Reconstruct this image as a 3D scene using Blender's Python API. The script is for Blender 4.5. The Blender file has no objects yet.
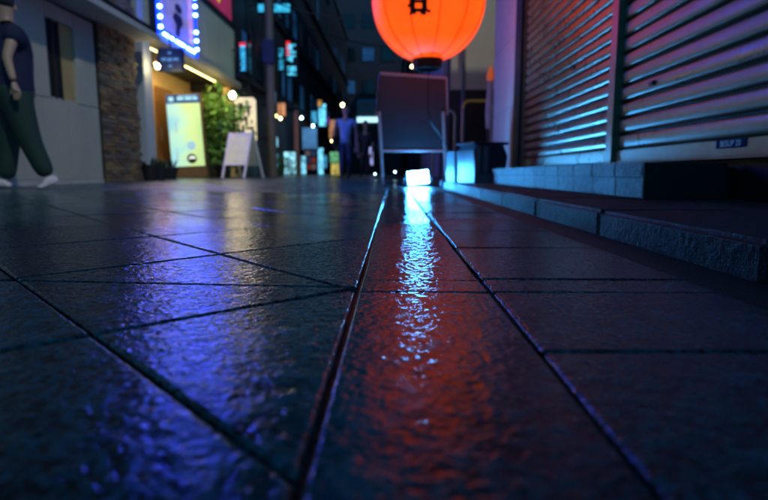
import bpy, bmesh, math, random
import numpy as np
from mathutils import Vector, Matrix, Euler
R = math.radians
rnd = random.Random(7)
scene = bpy.context.scene
COL = scene.collection

# ------------------------------------------------------------------ camera
F_PX, VX, HY, EYE = 555.0, 392.5, 173.0, 0.18      # focal length, street vanishing point, horizon, eye height
PITCH = math.atan((250 - HY) / F_PX)
YAW = math.atan((VX - 384) / F_PX)
cam_d = bpy.data.cameras.new('camera')
cam = bpy.data.objects.new('camera', cam_d); COL.objects.link(cam)
cam.location = (0, 0, EYE)
cam.rotation_euler = (R(90) - PITCH, 0, YAW)
cam_d.sensor_width = 36; cam_d.lens = 36 * F_PX / 768
cam_d.clip_start = 0.01; cam_d.clip_end = 500
cam_d.dof.use_dof = True
cam_d.dof.focus_distance = 1.05
cam_d.dof.aperture_fstop = 3.4
scene.camera = cam

# ------------------------------------------------------------------ sky, sun lamp standing in for street light, exposure
world = bpy.data.worlds.new('World'); scene.world = world
world.use_nodes = True
wn = world.node_tree
for n in list(wn.nodes): wn.nodes.remove(n)
sky = wn.nodes.new('ShaderNodeTexSky'); sky.sky_type = 'NISHITA'; sky.sun_disc = False
SUN_EL, SUN_AZ = 45, 135          # degrees; azimuth measured from +Y towards +X
sky.sun_elevation = R(SUN_EL); sky.sun_rotation = R(SUN_AZ)
bg = wn.nodes.new('ShaderNodeBackground'); bg.inputs['Strength'].default_value = 0.11
wo = wn.nodes.new('ShaderNodeOutputWorld')
tint = wn.nodes.new('ShaderNodeMix'); tint.data_type = 'RGBA'; tint.blend_type = 'MULTIPLY'; tint.inputs[0].default_value = 1.0
tint.inputs[7].default_value = (.03, .45, .76, 1)      # city night: only the blue of the sky is left
wn.links.new(sky.outputs[0], tint.inputs[6]); wn.links.new(tint.outputs[2], bg.inputs['Color']); wn.links.new(bg.outputs[0], wo.inputs['Surface'])
sun_d = bpy.data.lights.new('sun', 'SUN'); sun_d.energy = 0.8; sun_d.angle = R(2.0); sun_d.color = (1.0, 0.97, 0.86)
sun = bpy.data.objects.new('sun', sun_d); COL.objects.link(sun)
sd = Vector((math.sin(R(SUN_AZ)) * math.cos(R(SUN_EL)), math.cos(R(SUN_AZ)) * math.cos(R(SUN_EL)), math.sin(R(SUN_EL))))
sun.rotation_euler = sd.to_track_quat('Z', 'Y').to_euler()
sun.location = sd * 30
scene.view_settings.view_transform = 'Standard'; scene.view_settings.look = 'None'
scene.view_settings.exposure = 0; scene.view_settings.gamma = 1; scene.view_settings.use_curve_mapping = False
scene.render.engine = 'CYCLES'
scene.cycles.use_denoising = True
scene.cycles.max_bounces = 6; scene.cycles.diffuse_bounces = 3; scene.cycles.glossy_bounces = 4
scene.cycles.sample_clamp_indirect = 4.0

# ------------------------------------------------------------------ helpers
CM = Euler((R(90) - PITCH, 0, YAW)).to_matrix()
def ray(px, py):
    return CM @ Vector(((px - 384) / F_PX, -(py - 250) / F_PX, -1))
def at(px, py, Y=None, X=None, z=None):            # photo pixel -> point on a plane of the place
    d = ray(px, py)
    k = Y / d.y if Y is not None else (X / d.x if X is not None else (z - EYE) / d.z)
    return Vector((0, 0, EYE)) + d * k
def sstep(t): t = max(0, min(1, t)); return t * t * (3 - 2 * t)
def gz(x, y): return 0.034 * sstep((-x - .5) / 3.0) + min(.09, .0055 * max(0, y - 5.5))

class MB:
    def __init__(s): s.v = []; s.f = []; s.sm = False
    def add(s, vs, fs):
        n = len(s.v); s.v += [tuple(v) for v in vs]; s.f += [tuple(i + n for i in f) for f in fs]; return s
    def box(s, x0, x1, y0, y1, z0, z1, M=None):
        vs = [Vector(p) for p in ((x0,y0,z0),(x1,y0,z0),(x1,y1,z0),(x0,y1,z0),(x0,y0,z1),(x1,y0,z1),(x1,y1,z1),(x0,y1,z1))]
        if M: vs = [M @ v for v in vs]
        return s.add(vs, [(0,3,2,1),(4,5,6,7),(0,1,5,4),(1,2,6,5),(2,3,7,6),(3,0,4,7)])
    def cbox(s, c, d, M=None):
        return s.box(c[0]-d[0]/2, c[0]+d[0]/2, c[1]-d[1]/2, c[1]+d[1]/2, c[2]-d[2]/2, c[2]+d[2]/2, M)
    def bbox(s, x0, x1, y0, y1, z0, z1, b=.006, M=None):     # chamfered box
        vs = []; fs = []
        bm = bmesh.new(); bmesh.ops.create_cube(bm, size=1)
        for v in bm.verts: v.co = Vector(((x0+x1)/2 + v.co.x*(x1-x0), (y0+y1)/2 + v.co.y*(y1-y0), (z0+z1)/2 + v.co.z*(z1-z0)))
        bmesh.ops.bevel(bm, geom=bm.edges[:], offset=b, segments=2, affect='EDGES')
        bm.verts.index_update()
        vs = [(M @ v.co) if M else v.co.copy() for v in bm.verts]; fs = [[v.index for v in f.verts] for f in bm.faces]
        bm.free(); return s.add(vs, fs)
    def tube(s, pts, rad, n=10, caps=True):
        pts = [Vector(p) for p in pts]; rads = rad if isinstance(rad, (list, tuple)) else [rad] * len(pts)
        vs = []; fs = []; up = None
        for i, p in enumerate(pts):
            t = (pts[min(i+1, len(pts)-1)] - pts[max(i-1, 0)]).normalized()
            a = t.orthogonal().normalized() if up is None else (up - t * up.dot(t)).normalized()
            up = a; b = t.cross(a)
            for k in range(n):
                w = 2 * math.pi * k / n; vs.append(p + (a * math.cos(w) + b * math.sin(w)) * rads[i])
        for i in range(len(pts) - 1):
            for k in range(n): fs.append((i*n+k, i*n+(k+1) % n, (i+1)*n+(k+1) % n, (i+1)*n+k))
        if caps: fs.append(tuple(range(n))[::-1]); fs.append(tuple(range((len(pts)-1)*n, len(pts)*n)))
        return s.add(vs, fs)
    def lathe(s, prof, n=32, c=(0,0,0)):
        vs = []; fs = []
        for r, z in prof:
            for k in range(n): w = 2*math.pi*k/n; vs.append((c[0]+r*math.cos(w), c[1]+r*math.sin(w), c[2]+z))
        for i in range(len(prof)-1):
            for k in range(n): fs.append((i*n+k, i*n+(k+1) % n, (i+1)*n+(k+1) % n, (i+1)*n+k))
        return s.add(vs, fs)
    def prism(s, poly, axis, a, b):     # poly of 2-tuples in the two other axes
        def P(p, t): return {'x': (t, p[0], p[1]), 'y': (p[0], t, p[1]), 'z': (p[0], p[1], t)}[axis]
        n = len(poly); vs = [P(p, a) for p in poly] + [P(p, b) for p in poly]
        return s.add(vs, [tuple(range(n))[::-1], tuple(range(n, 2*n))] + [(i, (i+1) % n, n+(i+1) % n, n+i) for i in range(n)])
    def mesh(s, name):
        me = bpy.data.meshes.new(name); me.from_pydata([tuple(v) for v in s.v], [], s.f); me.update()
        bm = bmesh.new(); bm.from_mesh(me); bmesh.ops.recalc_face_normals(bm, faces=bm.faces); bm.to_mesh(me); bm.free()
        if s.sm:
            for p in me.polygons: p.use_smooth = True
        return me
    def build(s, name, mat, parent=None, smooth=False, loc=None):
        s.sm = smooth; me = s.mesh(name); me.materials.append(mat)
        return link(name, me, parent, loc)
def link(name, data, parent=None, loc=None):
    o = bpy.data.objects.new(name, data); COL.objects.link(o)
    if parent: o.parent = parent
    if loc is not None: o.location = loc
    return o
def tag(o, label=None, cat=None, group=None, kind=None):
    for k, v in (('label', label), ('category', cat), ('group', group), ('kind', kind)):
        if v: o[k] = v
    return o
def thing(name, label, cat, loc=(0,0,0), rz=0, group=None):
    o = link(name, None, None, loc); o.rotation_euler = (0, 0, rz); o.empty_display_size = .1
    return tag(o, label, cat, group)

# ------------------------------------------------------------------ materials
def nodemat(name):
    m = bpy.data.materials.new(name); m.use_nodes = True; nt = m.node_tree
    return m, nt, nt.nodes['Principled BSDF']
def N(nt, typ, **kw):
    n = nt.nodes.new(typ)
    for k, v in kw.items():
        if k in n.inputs: n.inputs[k].default_value = v
        else: setattr(n, k, v)
    return n
def noise(nt, vec, scale, detail=3, rough=.55):
    n = N(nt, 'ShaderNodeTexNoise'); n.inputs['Scale'].default_value = scale; n.inputs['Detail'].default_value = detail
    n.inputs['Roughness'].default_value = rough; nt.links.new(vec, n.inputs['Vector']); return n.outputs[0]
def ramp(nt, fac, stops):
    r = N(nt, 'ShaderNodeValToRGB'); e = r.color_ramp.elements
    while len(e) > len(stops): e.remove(e[-1])
    while len(e) < len(stops): e.new(1)
    for i, (p, c) in enumerate(stops): e[i].position = p; e[i].color = (c[0], c[1], c[2], 1) if not isinstance(c, (int, float)) else (c, c, c, 1)
    nt.links.new(fac, r.inputs[0]); return r.outputs[0]
def mathn(nt, op, a, b=None):
    n = N(nt, 'ShaderNodeMath', operation=op)
    for i, x in enumerate((a, b)):
        if x is None: continue
        if isinstance(x, (int, float)): n.inputs[i].default_value = x
        else: nt.links.new(x, n.inputs[i])
    return n.outputs[0]
def position(nt, per_object=0.0):
    g = N(nt, 'ShaderNodeNewGeometry')
    if not per_object: return g.outputs['Position']
    oi = N(nt, 'ShaderNodeObjectInfo'); a = N(nt, 'ShaderNodeVectorMath', operation='ADD')
    m = mathn(nt, 'MULTIPLY', oi.outputs['Random'], per_object)
    nt.links.new(g.outputs['Position'], a.inputs[0]); nt.links.new(m, a.inputs[1]); return a.outputs[0]
def mixc(nt, fac, a, b, typ='MIX'):
    n = N(nt, 'ShaderNodeMix', data_type='RGBA', blend_type=typ)
    for sock, x in ((n.inputs[0], fac), (n.inputs[6], a), (n.inputs[7], b)):
        if isinstance(x, (int, float)): sock.default_value = x
        elif isinstance(x, tuple): sock.default_value = (*x, 1)
        else: nt.links.new(x, sock)
    return n.outputs[2]
def wet_stone(name, c0, c1, rlo, rhi, bump, scale=1.0, spec=.5, vary=.5, wetness=.5, flecks=.35):
    m, nt, p = nodemat(name)
    pos = position(nt, 37.0)
    big = noise(nt, pos, 2.3*scale, 3); mid = noise(nt, pos, 38*scale, 4, .6); fine = noise(nt, pos, 150*scale, 3, .6); grain = noise(nt, pos, 600*scale, 2)
    col = ramp(nt, mathn(nt, 'ADD', mathn(nt, 'MULTIPLY', fine, .65), mathn(nt, 'MULTIPLY', mid, .35)), [(.43, c0), (.60, c1)])
    oi = N(nt, 'ShaderNodeObjectInfo')
    dark = ramp(nt, oi.outputs['Random'], [(0, 1 - vary), (1, 1.0)])
    col = mixc(nt, 1.0, col, dark, 'MULTIPLY')
    col = mixc(nt, 1.0, col, ramp(nt, big, [(.35, .55), (.65, 1.1)]), 'MULTIPLY')
    nt.links.new(col, p.inputs['Base Color'])
    rr = ramp(nt, mathn(nt, 'ADD', mathn(nt, 'MULTIPLY', big, .4), mathn(nt, 'ADD', mathn(nt, 'MULTIPLY', mid, .2), mathn(nt, 'MULTIPLY', fine, .4))), [(wetness-.12, rlo), (wetness+.12, rhi)])
    nt.links.new(rr, p.inputs['Roughness']); nt.links.new(ramp(nt, fine, [(.36, spec*1.15), (.62, spec*flecks)]), p.inputs['Specular IOR Level'])
    h = mathn(nt, 'ADD', mathn(nt, 'MULTIPLY', mid, 1.0), mathn(nt, 'ADD', mathn(nt, 'MULTIPLY', fine, .42), mathn(nt, 'MULTIPLY', grain, .10)))
    b = N(nt, 'ShaderNodeBump'); b.inputs['Strength'].default_value = 1.0; b.inputs['Distance'].default_value = bump
    nt.links.new(h, b.inputs['Height']); nt.links.new(b.outputs[0], p.inputs['Normal'])
    return m
def plain(name, c, rough=.6, metal=0.0, var=.25, nscale=6.0, bump=.0, spec=.5, vary_obj=0.0):
    m, nt, p = nodemat(name); pos = position(nt, 11.0)
    n = noise(nt, pos, nscale, 4, .6); n2 = noise(nt, pos, nscale*9, 3, .6)
    f = mathn(nt, 'ADD', mathn(nt, 'MULTIPLY', n, .65), mathn(nt, 'MULTIPLY', n2, .35))
    col = ramp(nt, f, [(.3, tuple(x*(1-var) for x in c)), (.7, tuple(min(1, x*(1+var)) for x in c))])
    if vary_obj:
        oi = N(nt, 'ShaderNodeObjectInfo'); col = mixc(nt, 1.0, col, ramp(nt, oi.outputs['Random'], [(0, 1-vary_obj), (1, 1.0)]), 'MULTIPLY')
    nt.links.new(col, p.inputs['Base Color'])
    nt.links.new(ramp(nt, f, [(.3, max(.02, rough-.1)), (.7, min(1, rough+.1))]), p.inputs['Roughness'])
    p.inputs['Metallic'].default_value = metal; p.inputs['Specular IOR Level'].default_value = spec
    if bump:
        b = N(nt, 'ShaderNodeBump'); b.inputs['Distance'].default_value = bump; nt.links.new(n2, b.inputs['Height']); nt.links.new(b.outputs[0], p.inputs['Normal'])
    return m
def em(name, c, s, var=0.0, nscale=4.0):
    m, nt, p = nodemat(name); p.inputs['Base Color'].default_value = (*[x*.6 for x in c], 1); p.inputs['Roughness'].default_value = .5
    if var:
        f = noise(nt, position(nt, 5.0), nscale, 2)
        nt.links.new(ramp(nt, f, [(.35, tuple(x*(1-var) for x in c)), (.65, c)]), p.inputs['Emission Color'])
    else: p.inputs['Emission Color'].default_value = (*c, 1)
    p.inputs['Emission Strength'].default_value = s
    return m
def by_object(name, cols, rough=.8, bump=.004):
    m, nt, p = nodemat(name); oi = N(nt, 'ShaderNodeObjectInfo')
    c = ramp(nt, oi.outputs['Random'], [(i/len(cols), c) for i, c in enumerate(cols)])
    c = mixc(nt, 1.0, c, ramp(nt, noise(nt, position(nt, 9.0), 22, 3), [(.3, .6), (.7, 1.15)]), 'MULTIPLY')
    nt.links.new(c, p.inputs['Base Color']); p.inputs['Roughness'].default_value = rough
    b = N(nt, 'ShaderNodeBump'); b.inputs['Distance'].default_value = bump; nt.links.new(noise(nt, position(nt, 9.0), 40, 3), b.inputs['Height']); nt.links.new(b.outputs[0], p.inputs['Normal'])
    return m

SLABC = ((.004, .010, .013), (.09, .21, .23)); STRC = ((.005, .008, .011), (.085, .14, .155)); RGTC = ((.004, .009, .012), (.085, .19, .21))
M_SLAB = [wet_stone('wet_dark_slab', *SLABC, .05, .28, .0014, .8, .5, .5), wet_stone('wet_dark_slab_far', *SLABC, .16, .34, .005, 1.0, .5, .5)]
M_STRIP = [wet_stone('wet_strip_stone', *STRC, .04, .24, .0012, .8, .5, .2), wet_stone('wet_strip_stone_far', *STRC, .12, .26, .004, 1.0, .5, .2)]
M_RIGHT = [wet_stone('wet_red_slab', *RGTC, .08, .36, .0016, .8, .5, .35), wet_stone('wet_red_slab_far', *RGTC, .2, .4, .005, 1.0, .5, .35)]
M_BED = wet_stone('wet_joint_mortar', (.008, .008, .009), (.02, .02, .022), .3, .5, .004)
M_FARPAVE = wet_stone('wet_far_paving', (.018, .024, .028), (.07, .08, .085), .2, .38, .008, .5)
M_KERB = wet_stone('damp_granite_kerb', (.008, .012, .016), (.085, .105, .12), .42, .6, .003, 1.2, .22, .25)
M_TILE = wet_stone('granite_step_tile', (.03, .04, .05), (.32, .34, .35), .35, .55, .02, .8, .5, .2)
M_SCREED = wet_stone('dark_screed', (.03, .032, .03), (.07, .07, .062), .45, .6, .003)
M_SHUT = plain('shutter_paint', (.34, .24, .165), .31, .5, .2, 2.5, .0)
M_SHUT2 = plain('shutter_paint_dull', (.36, .29, .19), .33, .2, .22, 2.0, .0, .4)
M_RAIL = plain('shutter_rail_metal', (.26, .20, .15), .38, .7, .2, 4)
M_DARKMETAL = plain('dark_metal', (.03, .03, .033), .45, .6, .3, 5)
M_WALLPINK = plain('pale_render', (.62, .56, .57), .55, 0, .12, 3, .002)
M_DARKWALL = plain('dark_wall', (.03, .033, .042), .7, 0, .3, 2, .004)
M_BLACK = plain('black_plastic', (.015, .015, .018), .6, 0, .3, 6)
M_ROOF = plain('roof_sheet', (.08, .08, .09), .6, .2, .3, 3)

# ------------------------------------------------------------------ ground
def grid_sheet(xs, ys, zf):
    vs = [(x, y, zf(x, y)) for y in ys for x in xs]; n = len(xs)
    return vs, [(j*n+i, j*n+i+1, (j+1)*n+i+1, (j+1)*n+i) for j in range(len(ys)-1) for i in range(n-1)]
PAVE_END = 11.0
xs = [-60, -20, -8, -6, -5, -4.5] + [-4.2 + .35*i for i in range(13)] + [.3, .62, 1, 2, 3, 5, 10, 30, 60]
ys = [-40, -10, -4, -1] + [.5*i for i in range(0, 23)] + [11.01, 12, 13, 14, 16, 18, 20, 24, 30, 40, 60, 120, 300]
m = MB(); m.add(*grid_sheet(xs, ys, lambda x, y: gz(x, y) - (.016 if y <= PAVE_END else .001)))
ground = m.build('ground', M_FARPAVE); tag(ground, kind='structure')
m = MB(); m.add(*grid_sheet([-4.2 + .35*i for i in range(13)] + [.3, .63], [-1.0 + .5*i for i in range(25)], lambda x, y: gz(x, y) - .011))
pavement = m.build('pavement', M_BED); tag(pavement, kind='structure')

def split(poly, p, d):                      # cut a convex polygon by the line p + t d
    n = Vector((-d[1], d[0])); A = []; B = []
    for i, a in enumerate(poly):
        b = poly[(i+1) % len(poly)]; sa = (a - p).dot(n); sb = (b - p).dot(n)
        if sa >= 0: A.append(a)
        if sa <= 0: B.append(a)
        if sa * sb < 0:
            q = a + (b - a) * (sa / (sa - sb)); A.append(q); B.append(q)
    return [A if len(A) > 2 else None, B if len(B) > 2 else None]
def area(p): return abs(sum(p[i].x*p[(i+1) % len(p)].y - p[(i+1) % len(p)].x*p[i].y for i in range(len(p)))) / 2
def inset(poly, d):
    for i in range(len(poly)):               # shrink by clipping with every edge moved inwards
        pass
    out = list(poly); c = sum(poly, Vector((0, 0))) / len(poly)
    for i, a in enumerate(poly):
        b = poly[(i+1) % len(poly)]; e = b - a
        if e.length < 1e-5: continue
        n = Vector((-e.y, e.x)).normalized()
        if (c - a).dot(n) < 0: n = -n
        q = a + n * d; res = split(out, q, e)
        side = Vector((-e.y, e.x)); keep = 0 if side.dot(n) > 0 else 1
        out = res[keep]
        if not out: return None
    # drop doubled points
    o2 = []
    for v in out:
        if not o2 or (v - o2[-1]).length > 1e-4: o2.append(v)
    if len(o2) > 2 and (o2[0] - o2[-1]).length < 1e-4: o2.pop()
    return o2 if len(o2) > 2 else None
def vnoise(x, y, seed):                     # smooth gradient noise on arrays, about -1..1
    xi = np.floor(x).astype(np.int64); yi = np.floor(y).astype(np.int64); xf = x - xi; yf = y - yi
    def g(ix, iy, fx, fy):
        h = (ix*374761393 + iy*668265263 + seed*982451653) & 0x7fffffff; h = ((h ^ (h >> 13))*1274126177) & 0x7fffffff
        a = ((h ^ (h >> 16)) & 0xffff)*(2*np.pi/65536); return np.cos(a)*fx + np.sin(a)*fy
    u = xf*xf*xf*(xf*(xf*6-15)+10); v = yf*yf*yf*(yf*(yf*6-15)+10)
    a = g(xi, yi, xf, yf); b = g(xi+1, yi, xf-1, yf); c = g(xi, yi+1, xf, yf-1); d = g(xi+1, yi+1, xf-1, yf-1)
    return 1.5*((a*(1-u)+b*u)*(1-v) + (c*(1-u)+d*u)*v)
def stone_height(x, y, seed, spacing, amp):
    ox, oy = (seed % 97)*1.37, (seed % 89)*2.11
    wx = x + .006*vnoise(x*40+ox, y*40, 5); wy = y + .006*vnoise(x*40, y*40+oy, 6)
    h = .85*vnoise(wx*52+ox, wy*52+oy, 1) + 1.0*vnoise(wx*135+oy, wy*135+ox, 2)
    if spacing < .0032: h = h + .55*vnoise(wx*255+ox, wy*255+oy, 3)
    patch = vnoise(x*3.1+ox, y*3.1+oy, 9)                 # wetter hollows and rougher patches
    w = -.35 + .35*patch
    h = np.where(h < w, w + (h - w)*.22, h)               # rainwater levels the pits
    return h*amp*(1 + .25*patch) + .0012*vnoise(x*2.2+ox, y*2.2, 8)
def slab(poly, gap, mat, lift=0.0, cham=.0035, amp=.00046):
    a = inset(poly, gap / 2)
    if not a or area(a) < .0012: return
    c = sum(a, Vector((0, 0))) / len(a); cz = gz(c.x, c.y); n = len(a)
    tx, ty = rnd.uniform(-.0025, .0025), rnd.uniform(-.0025, .0025); dz = rnd.uniform(-.0008, .0008) + lift
    seed = rnd.randrange(1, 99999)
    near = min(max(v.y, .0) for v in a)
    seen = any(v.y > .15 and abs(v.x) < .78*v.y + .25 for v in a) or (c.y > .1 and abs(c.x) < .8*c.y + .5)
    if not seen or near > 4.6:
        b = inset(a, cham)
        if not b or len(b) != n: return
        def Z(v, e): return gz(v.x, v.y) - cz + e + dz + tx*(v.x-c.x) + ty*(v.y-c.y)
        vs = [(v.x-c.x, v.y-c.y, Z(v, -.016)) for v in a] + [(v.x-c.x, v.y-c.y, Z(v, -.0035)) for v in a] + [(v.x-c.x, v.y-c.y, Z(v, 0)) for v in b]
        fs = [tuple(range(2*n, 3*n))]
        for k in (0, n): fs += [(k+i, k+(i+1) % n, k+n+(i+1) % n, k+n+i) for i in range(n)]
        MB().add(vs, fs).build('slab', mat[1], pavement, loc=(c.x, c.y, cz)); return
    sp = max(.0020, .0022*near)
    P = np.array([[v.x, v.y] for v in a])
    if n == 4: quads = [P]
    else:
        ctr = P.mean(0); quads = [np.array([P[i], (P[i]+P[(i+1) % n])/2, ctr, (P[i]+P[i-1])/2]) for i in range(n)]
    VX_, FX_, base_ = [], [], 0
    for Q in quads:
        if n == 4:
            mu = max(4, int(max(np.linalg.norm(Q[1]-Q[0]), np.linalg.norm(Q[2]-Q[3]))/sp)); mv = max(4, int(max(np.linalg.norm(Q[3]-Q[0]), np.linalg.norm(Q[2]-Q[1]))/sp))
        else: mu = mv = max(4, int(max(np.linalg.norm(Q[k]-Q[k-1]) for k in range(4))/sp))
        u, v = np.meshgrid(np.linspace(0, 1, mu+1), np.linspace(0, 1, mv+1)); u = u.ravel()[:, None]; v = v.ravel()[:, None]
        VX_.append(Q[0]*(1-u)*(1-v) + Q[1]*u*(1-v) + Q[2]*u*v + Q[3]*(1-u)*v)
        ii, jj = np.meshgrid(np.arange(mu), np.arange(mv)); k = (jj*(mu+1)+ii).ravel() + base_
        FX_.append(np.stack([k, k+1, k+mu+2, k+mu+1], 1)); base_ += (mu+1)*(mv+1)
    XY = np.concatenate(VX_); F = np.concatenate(FX_)
    e = np.full(len(XY), 9.0)
    for i in range(n):
        p = P[i]; q = P[(i+1) % n]; d = q - p; L_ = np.linalg.norm(d)
        if L_ < 1e-6: continue
        d = d/L_; e = np.minimum(e, np.abs((XY[:, 0]-p[0])*d[1] - (XY[:, 1]-p[1])*d[0]))
    x, y = XY[:, 0], XY[:, 1]
    wd = .0034 + .0018*vnoise(x*60, y*60, seed % 50)        # worn, chipped arris
    gzv = np.array([gz(xx, yy) for xx, yy in P]).mean() if near < 1.5 and abs(c.x) < .5 else np.array([gz(xx, yy) for xx, yy in XY])
    z = gzv - cz + dz + tx*(x-c.x) + ty*(y-c.y) + stone_height(x, y, seed, sp, amp) - .0034*np.clip(1-e/wd, 0, 1)**2
    co = np.stack([x-c.x, y-c.y, z], 1)
    skirt = [(v.x-c.x, v.y-c.y, gz(v.x, v.y)-cz-.004) for v in a] + [(v.x-c.x, v.y-c.y, gz(v.x, v.y)-cz-.016) for v in a]
    co = np.concatenate([co, np.array(skirt)]); k0 = len(XY)
    F = np.concatenate([F, np.array([[k0+i, k0+n+i, k0+n+(i+1) % n, k0+(i+1) % n] for i in range(n)])])
    me = bpy.data.meshes.new('slab'); me.vertices.add(len(co)); me.vertices.foreach_set('co', co.astype(np.float32).ravel())
    me.loops.add(len(F)*4); me.loops.foreach_set('vertex_index', F.astype(np.int32).ravel())
    me.polygons.add(len(F)); me.polygons.foreach_set('loop_start', np.arange(0, len(F)*4, 4, dtype=np.int32))
    me.polygons.foreach_set('use_smooth', np.ones(len(F), dtype=bool)); me.update(calc_edges=True); me.validate()
    if me.polygons[0].normal.z < 0: me.flip_normals()
    me.materials.append(mat[0]); link('slab', me, pavement, (c.x, c.y, cz))
V2 = lambda x, y: Vector((x, y))
def G(px, py): p = at(px, py, z=0); return V2(p.x, p.y)
# left field: diagonal slabs, cut by one cross joint
SL, SR = -.054, .151
field = [[V2(-4.15, -.6), V2(SL, -.6), V2(SL, PAVE_END), V2(-4.15, PAVE_END)]]
B0, B1 = G(18, 281), G(290, 478); C0, C1 = G(92, 335.5), G(345, 290)
D0, D1 = G(140, 233), G(345, 288); E0, E1 = G(105, 268), G(345, 240)
lines = [(B0, B1-B0), (D0, D1-D0), (C0, C1-C0), (E0, E1-E0)]
da = ((B1-B0).normalized() + (D1-D0).normalized()).normalized(); db = ((C1-C0).normalized() + (E1-E0).normalized()).normalized()
na = V2(-da.y, da.x); na = na if na.y > 0 else -na
nb = V2(-db.y, db.x); nb = nb if nb.y > 0 else -nb
sa = (D1 - B1).dot(na); sb = abs((E0 - C0).dot(nb))
sa = max(.42, min(.7, sa)); sb = max(.42, min(.75, sb))
print('slab size', sa, sb, 'dirs', da, db)
for k in range(1, 24): lines.append((D1 + na*sa*k, da))
for k in range(1, 5): lines.append((B0 - na*sa*k, da))
for k in range(1, 22): lines.append((E0 + nb*sb*k, db))
for k in range(1, 8): lines.append((C0 - nb*sb*k, db))
for k in range(1, 4): lines.append((V2(0, G(100, 282).y + 2.9*k), V2(1, -.02)))
for p, d in lines:
    nxt = []
    for poly in field:
        parts = [q for q in split(poly, p, d) if q and area(q) > 1e-5]
        if len(parts) == 2 and min(area(parts[0]), area(parts[1])) < .006: parts = [poly]
        nxt += parts
    field = nxt
JA, JD = G(18, 281), (G(345, 287.5) - G(18, 281)).normalized(); JN = V2(-JD.y, JD.x)*.0035; nxt = []
for poly in field:                           # the long cross joint is wider than the rest
    up_, dn_ = split(poly, JA + JN, JD)[0], split(poly, JA - JN, JD)[1]
    nxt += [q for q in (up_, dn_) if q and area(q) > .0015]
field = nxt
for poly in field: slab(poly, .0055, M_SLAB, .0006)
# straight strip
ys = [-.6, .05, .832, .93] + [.93 + 1.05*k for k in range(1, 12)]
for a, b in zip(ys, ys[1:]):
    slab([V2(SL, a), V2(SR, a), V2(SR, b), V2(SL, b)], .0055, M_STRIP, -.0004)
# slabs by the kerb
ys = [-.6, -.05, .14, .55, .832, .935] + [.935 + .405*k for k in range(1, 26)]
for a, b in zip(ys, ys[1:]):
    slab([V2(SR, a), V2(.50, a), V2(.50, b), V2(SR, b)], .0065, M_RIGHT, 0)

MB().box(.5, .634, -1, 11, -.014, -.0045).build('gutter_strip', M_SCREED, pavement)
# kerb
KX, KZ = .62, .071
m = MB().box(KX+.015, 1.05, -2, 12, -.05, .052); kerb = m.build('kerb', M_SCREED); tag(kerb, kind='structure')
ys = [-1.6, -.82, -.02, .92, 1.675] + [1.675 + .745*k for k in range(1, 10)]
for a, b in zip(ys, ys[1:]):
    m = MB(); L = b - a - .012; bm = bmesh.new(); bmesh.ops.create_cube(bm, size=1)
    w = 1.04 - KX; dz = rnd.uniform(-.0015, .0015)
    for v in bm.verts: v.co = Vector((v.co.x*w, v.co.y*L, v.co.z*(KZ+.03)))
    bmesh.ops.bevel(bm, geom=[e for e in bm.edges if not all(v.co.z < 0 for v in e.verts)], offset=.011, segments=3, affect='EDGES')
    if .2 < b < 3.4:                        # the stones near enough to show their bush-hammered skin
        cy_ = (a+b)/2; st = .0045 if b < 2.6 else .008
        for axis, ln in ((1, L), (0, w), (2, KZ+.03)):
            k = int(ln/st); nn = [0, 0, 0]; nn[axis] = 1
            for i in range(1, k):
                pc = [0, 0, 0]; pc[axis] = -ln/2 + ln*i/k
                if axis == 0 and pc[0] > 0 and i % 3: continue
                bmesh.ops.bisect_plane(bm, geom=bm.verts[:]+bm.edges[:]+bm.faces[:], plane_co=pc, plane_no=nn)
        bm.normal_update()
        X_ = np.array([v.co.x + v.co.z*1.0 for v in bm.verts]); Y_ = np.array([v.co.y + cy_ for v in bm.verts]); Z_ = np.array([v.co.z - v.co.x*.2 for v in bm.verts])
        hh = .0007*vnoise(X_*70, Y_*70 + Z_*31, 21) + .0006*vnoise(X_*150, Y_*150 + Z_*67, 22) + .0012*vnoise(X_*12, Y_*12, 23)
        nv = [v.normal.copy() for v in bm.verts]
        for v, n_, h_ in zip(bm.verts, nv, hh): v.co += n_*float(h_)
        for f in bm.faces: f.smooth = True
    else:
        for v in bm.verts: v.co += Vector((rnd.uniform(-.0012, .0012), rnd.uniform(-.001, .001), rnd.uniform(-.001, .001)))
    me = bpy.data.meshes.new('kerb_stone'); bm.to_mesh(me); bm.free(); me.materials.append(M_KERB)
    link('kerb_stone', me, kerb, ((KX+1.04)/2, (a+b)/2, (KZ-.03)/2 + dz))
m = MB().box(1.045, 1.62, -2, 9, -.05, KZ-.004); tag(m.build('threshold_floor', M_SCREED), kind='structure')

# ------------------------------------------------------------------ shuttered shop on the right
SX = 1.43
STEP_Y, STEP_F, STEP_Z = 2.42, 1.083, .226
shop = thing('shuttered_shop', 'low shop with closed grey roller shutters above a tiled granite step', 'building', (SX, 3, 0))
O = Vector((SX, 3, 0))
def sh(mb, name, mat, parent=shop, smooth=False):
    mb.v = [tuple(Vector(v) - O) for v in mb.v]; return mb.build(name, mat, parent, smooth)
sh(MB().box(SX+.08, 5.5, -2, 7.95, 0, 3.5), 'wall', M_DARKWALL)
sh(MB().box(SX-.02, SX+.078, -2, 6.15, 2.36, 3.5), 'lintel', M_WALLPINK)
sh(MB().box(SX-.25, 5.6, -2.1, 8.05, 3.502, 3.6), 'roof', M_ROOF)
sh(MB().box(SX+.03, SX+.078, -2, 6.15, KZ, .240), 'base_riser', M_DARKMETAL)
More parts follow.
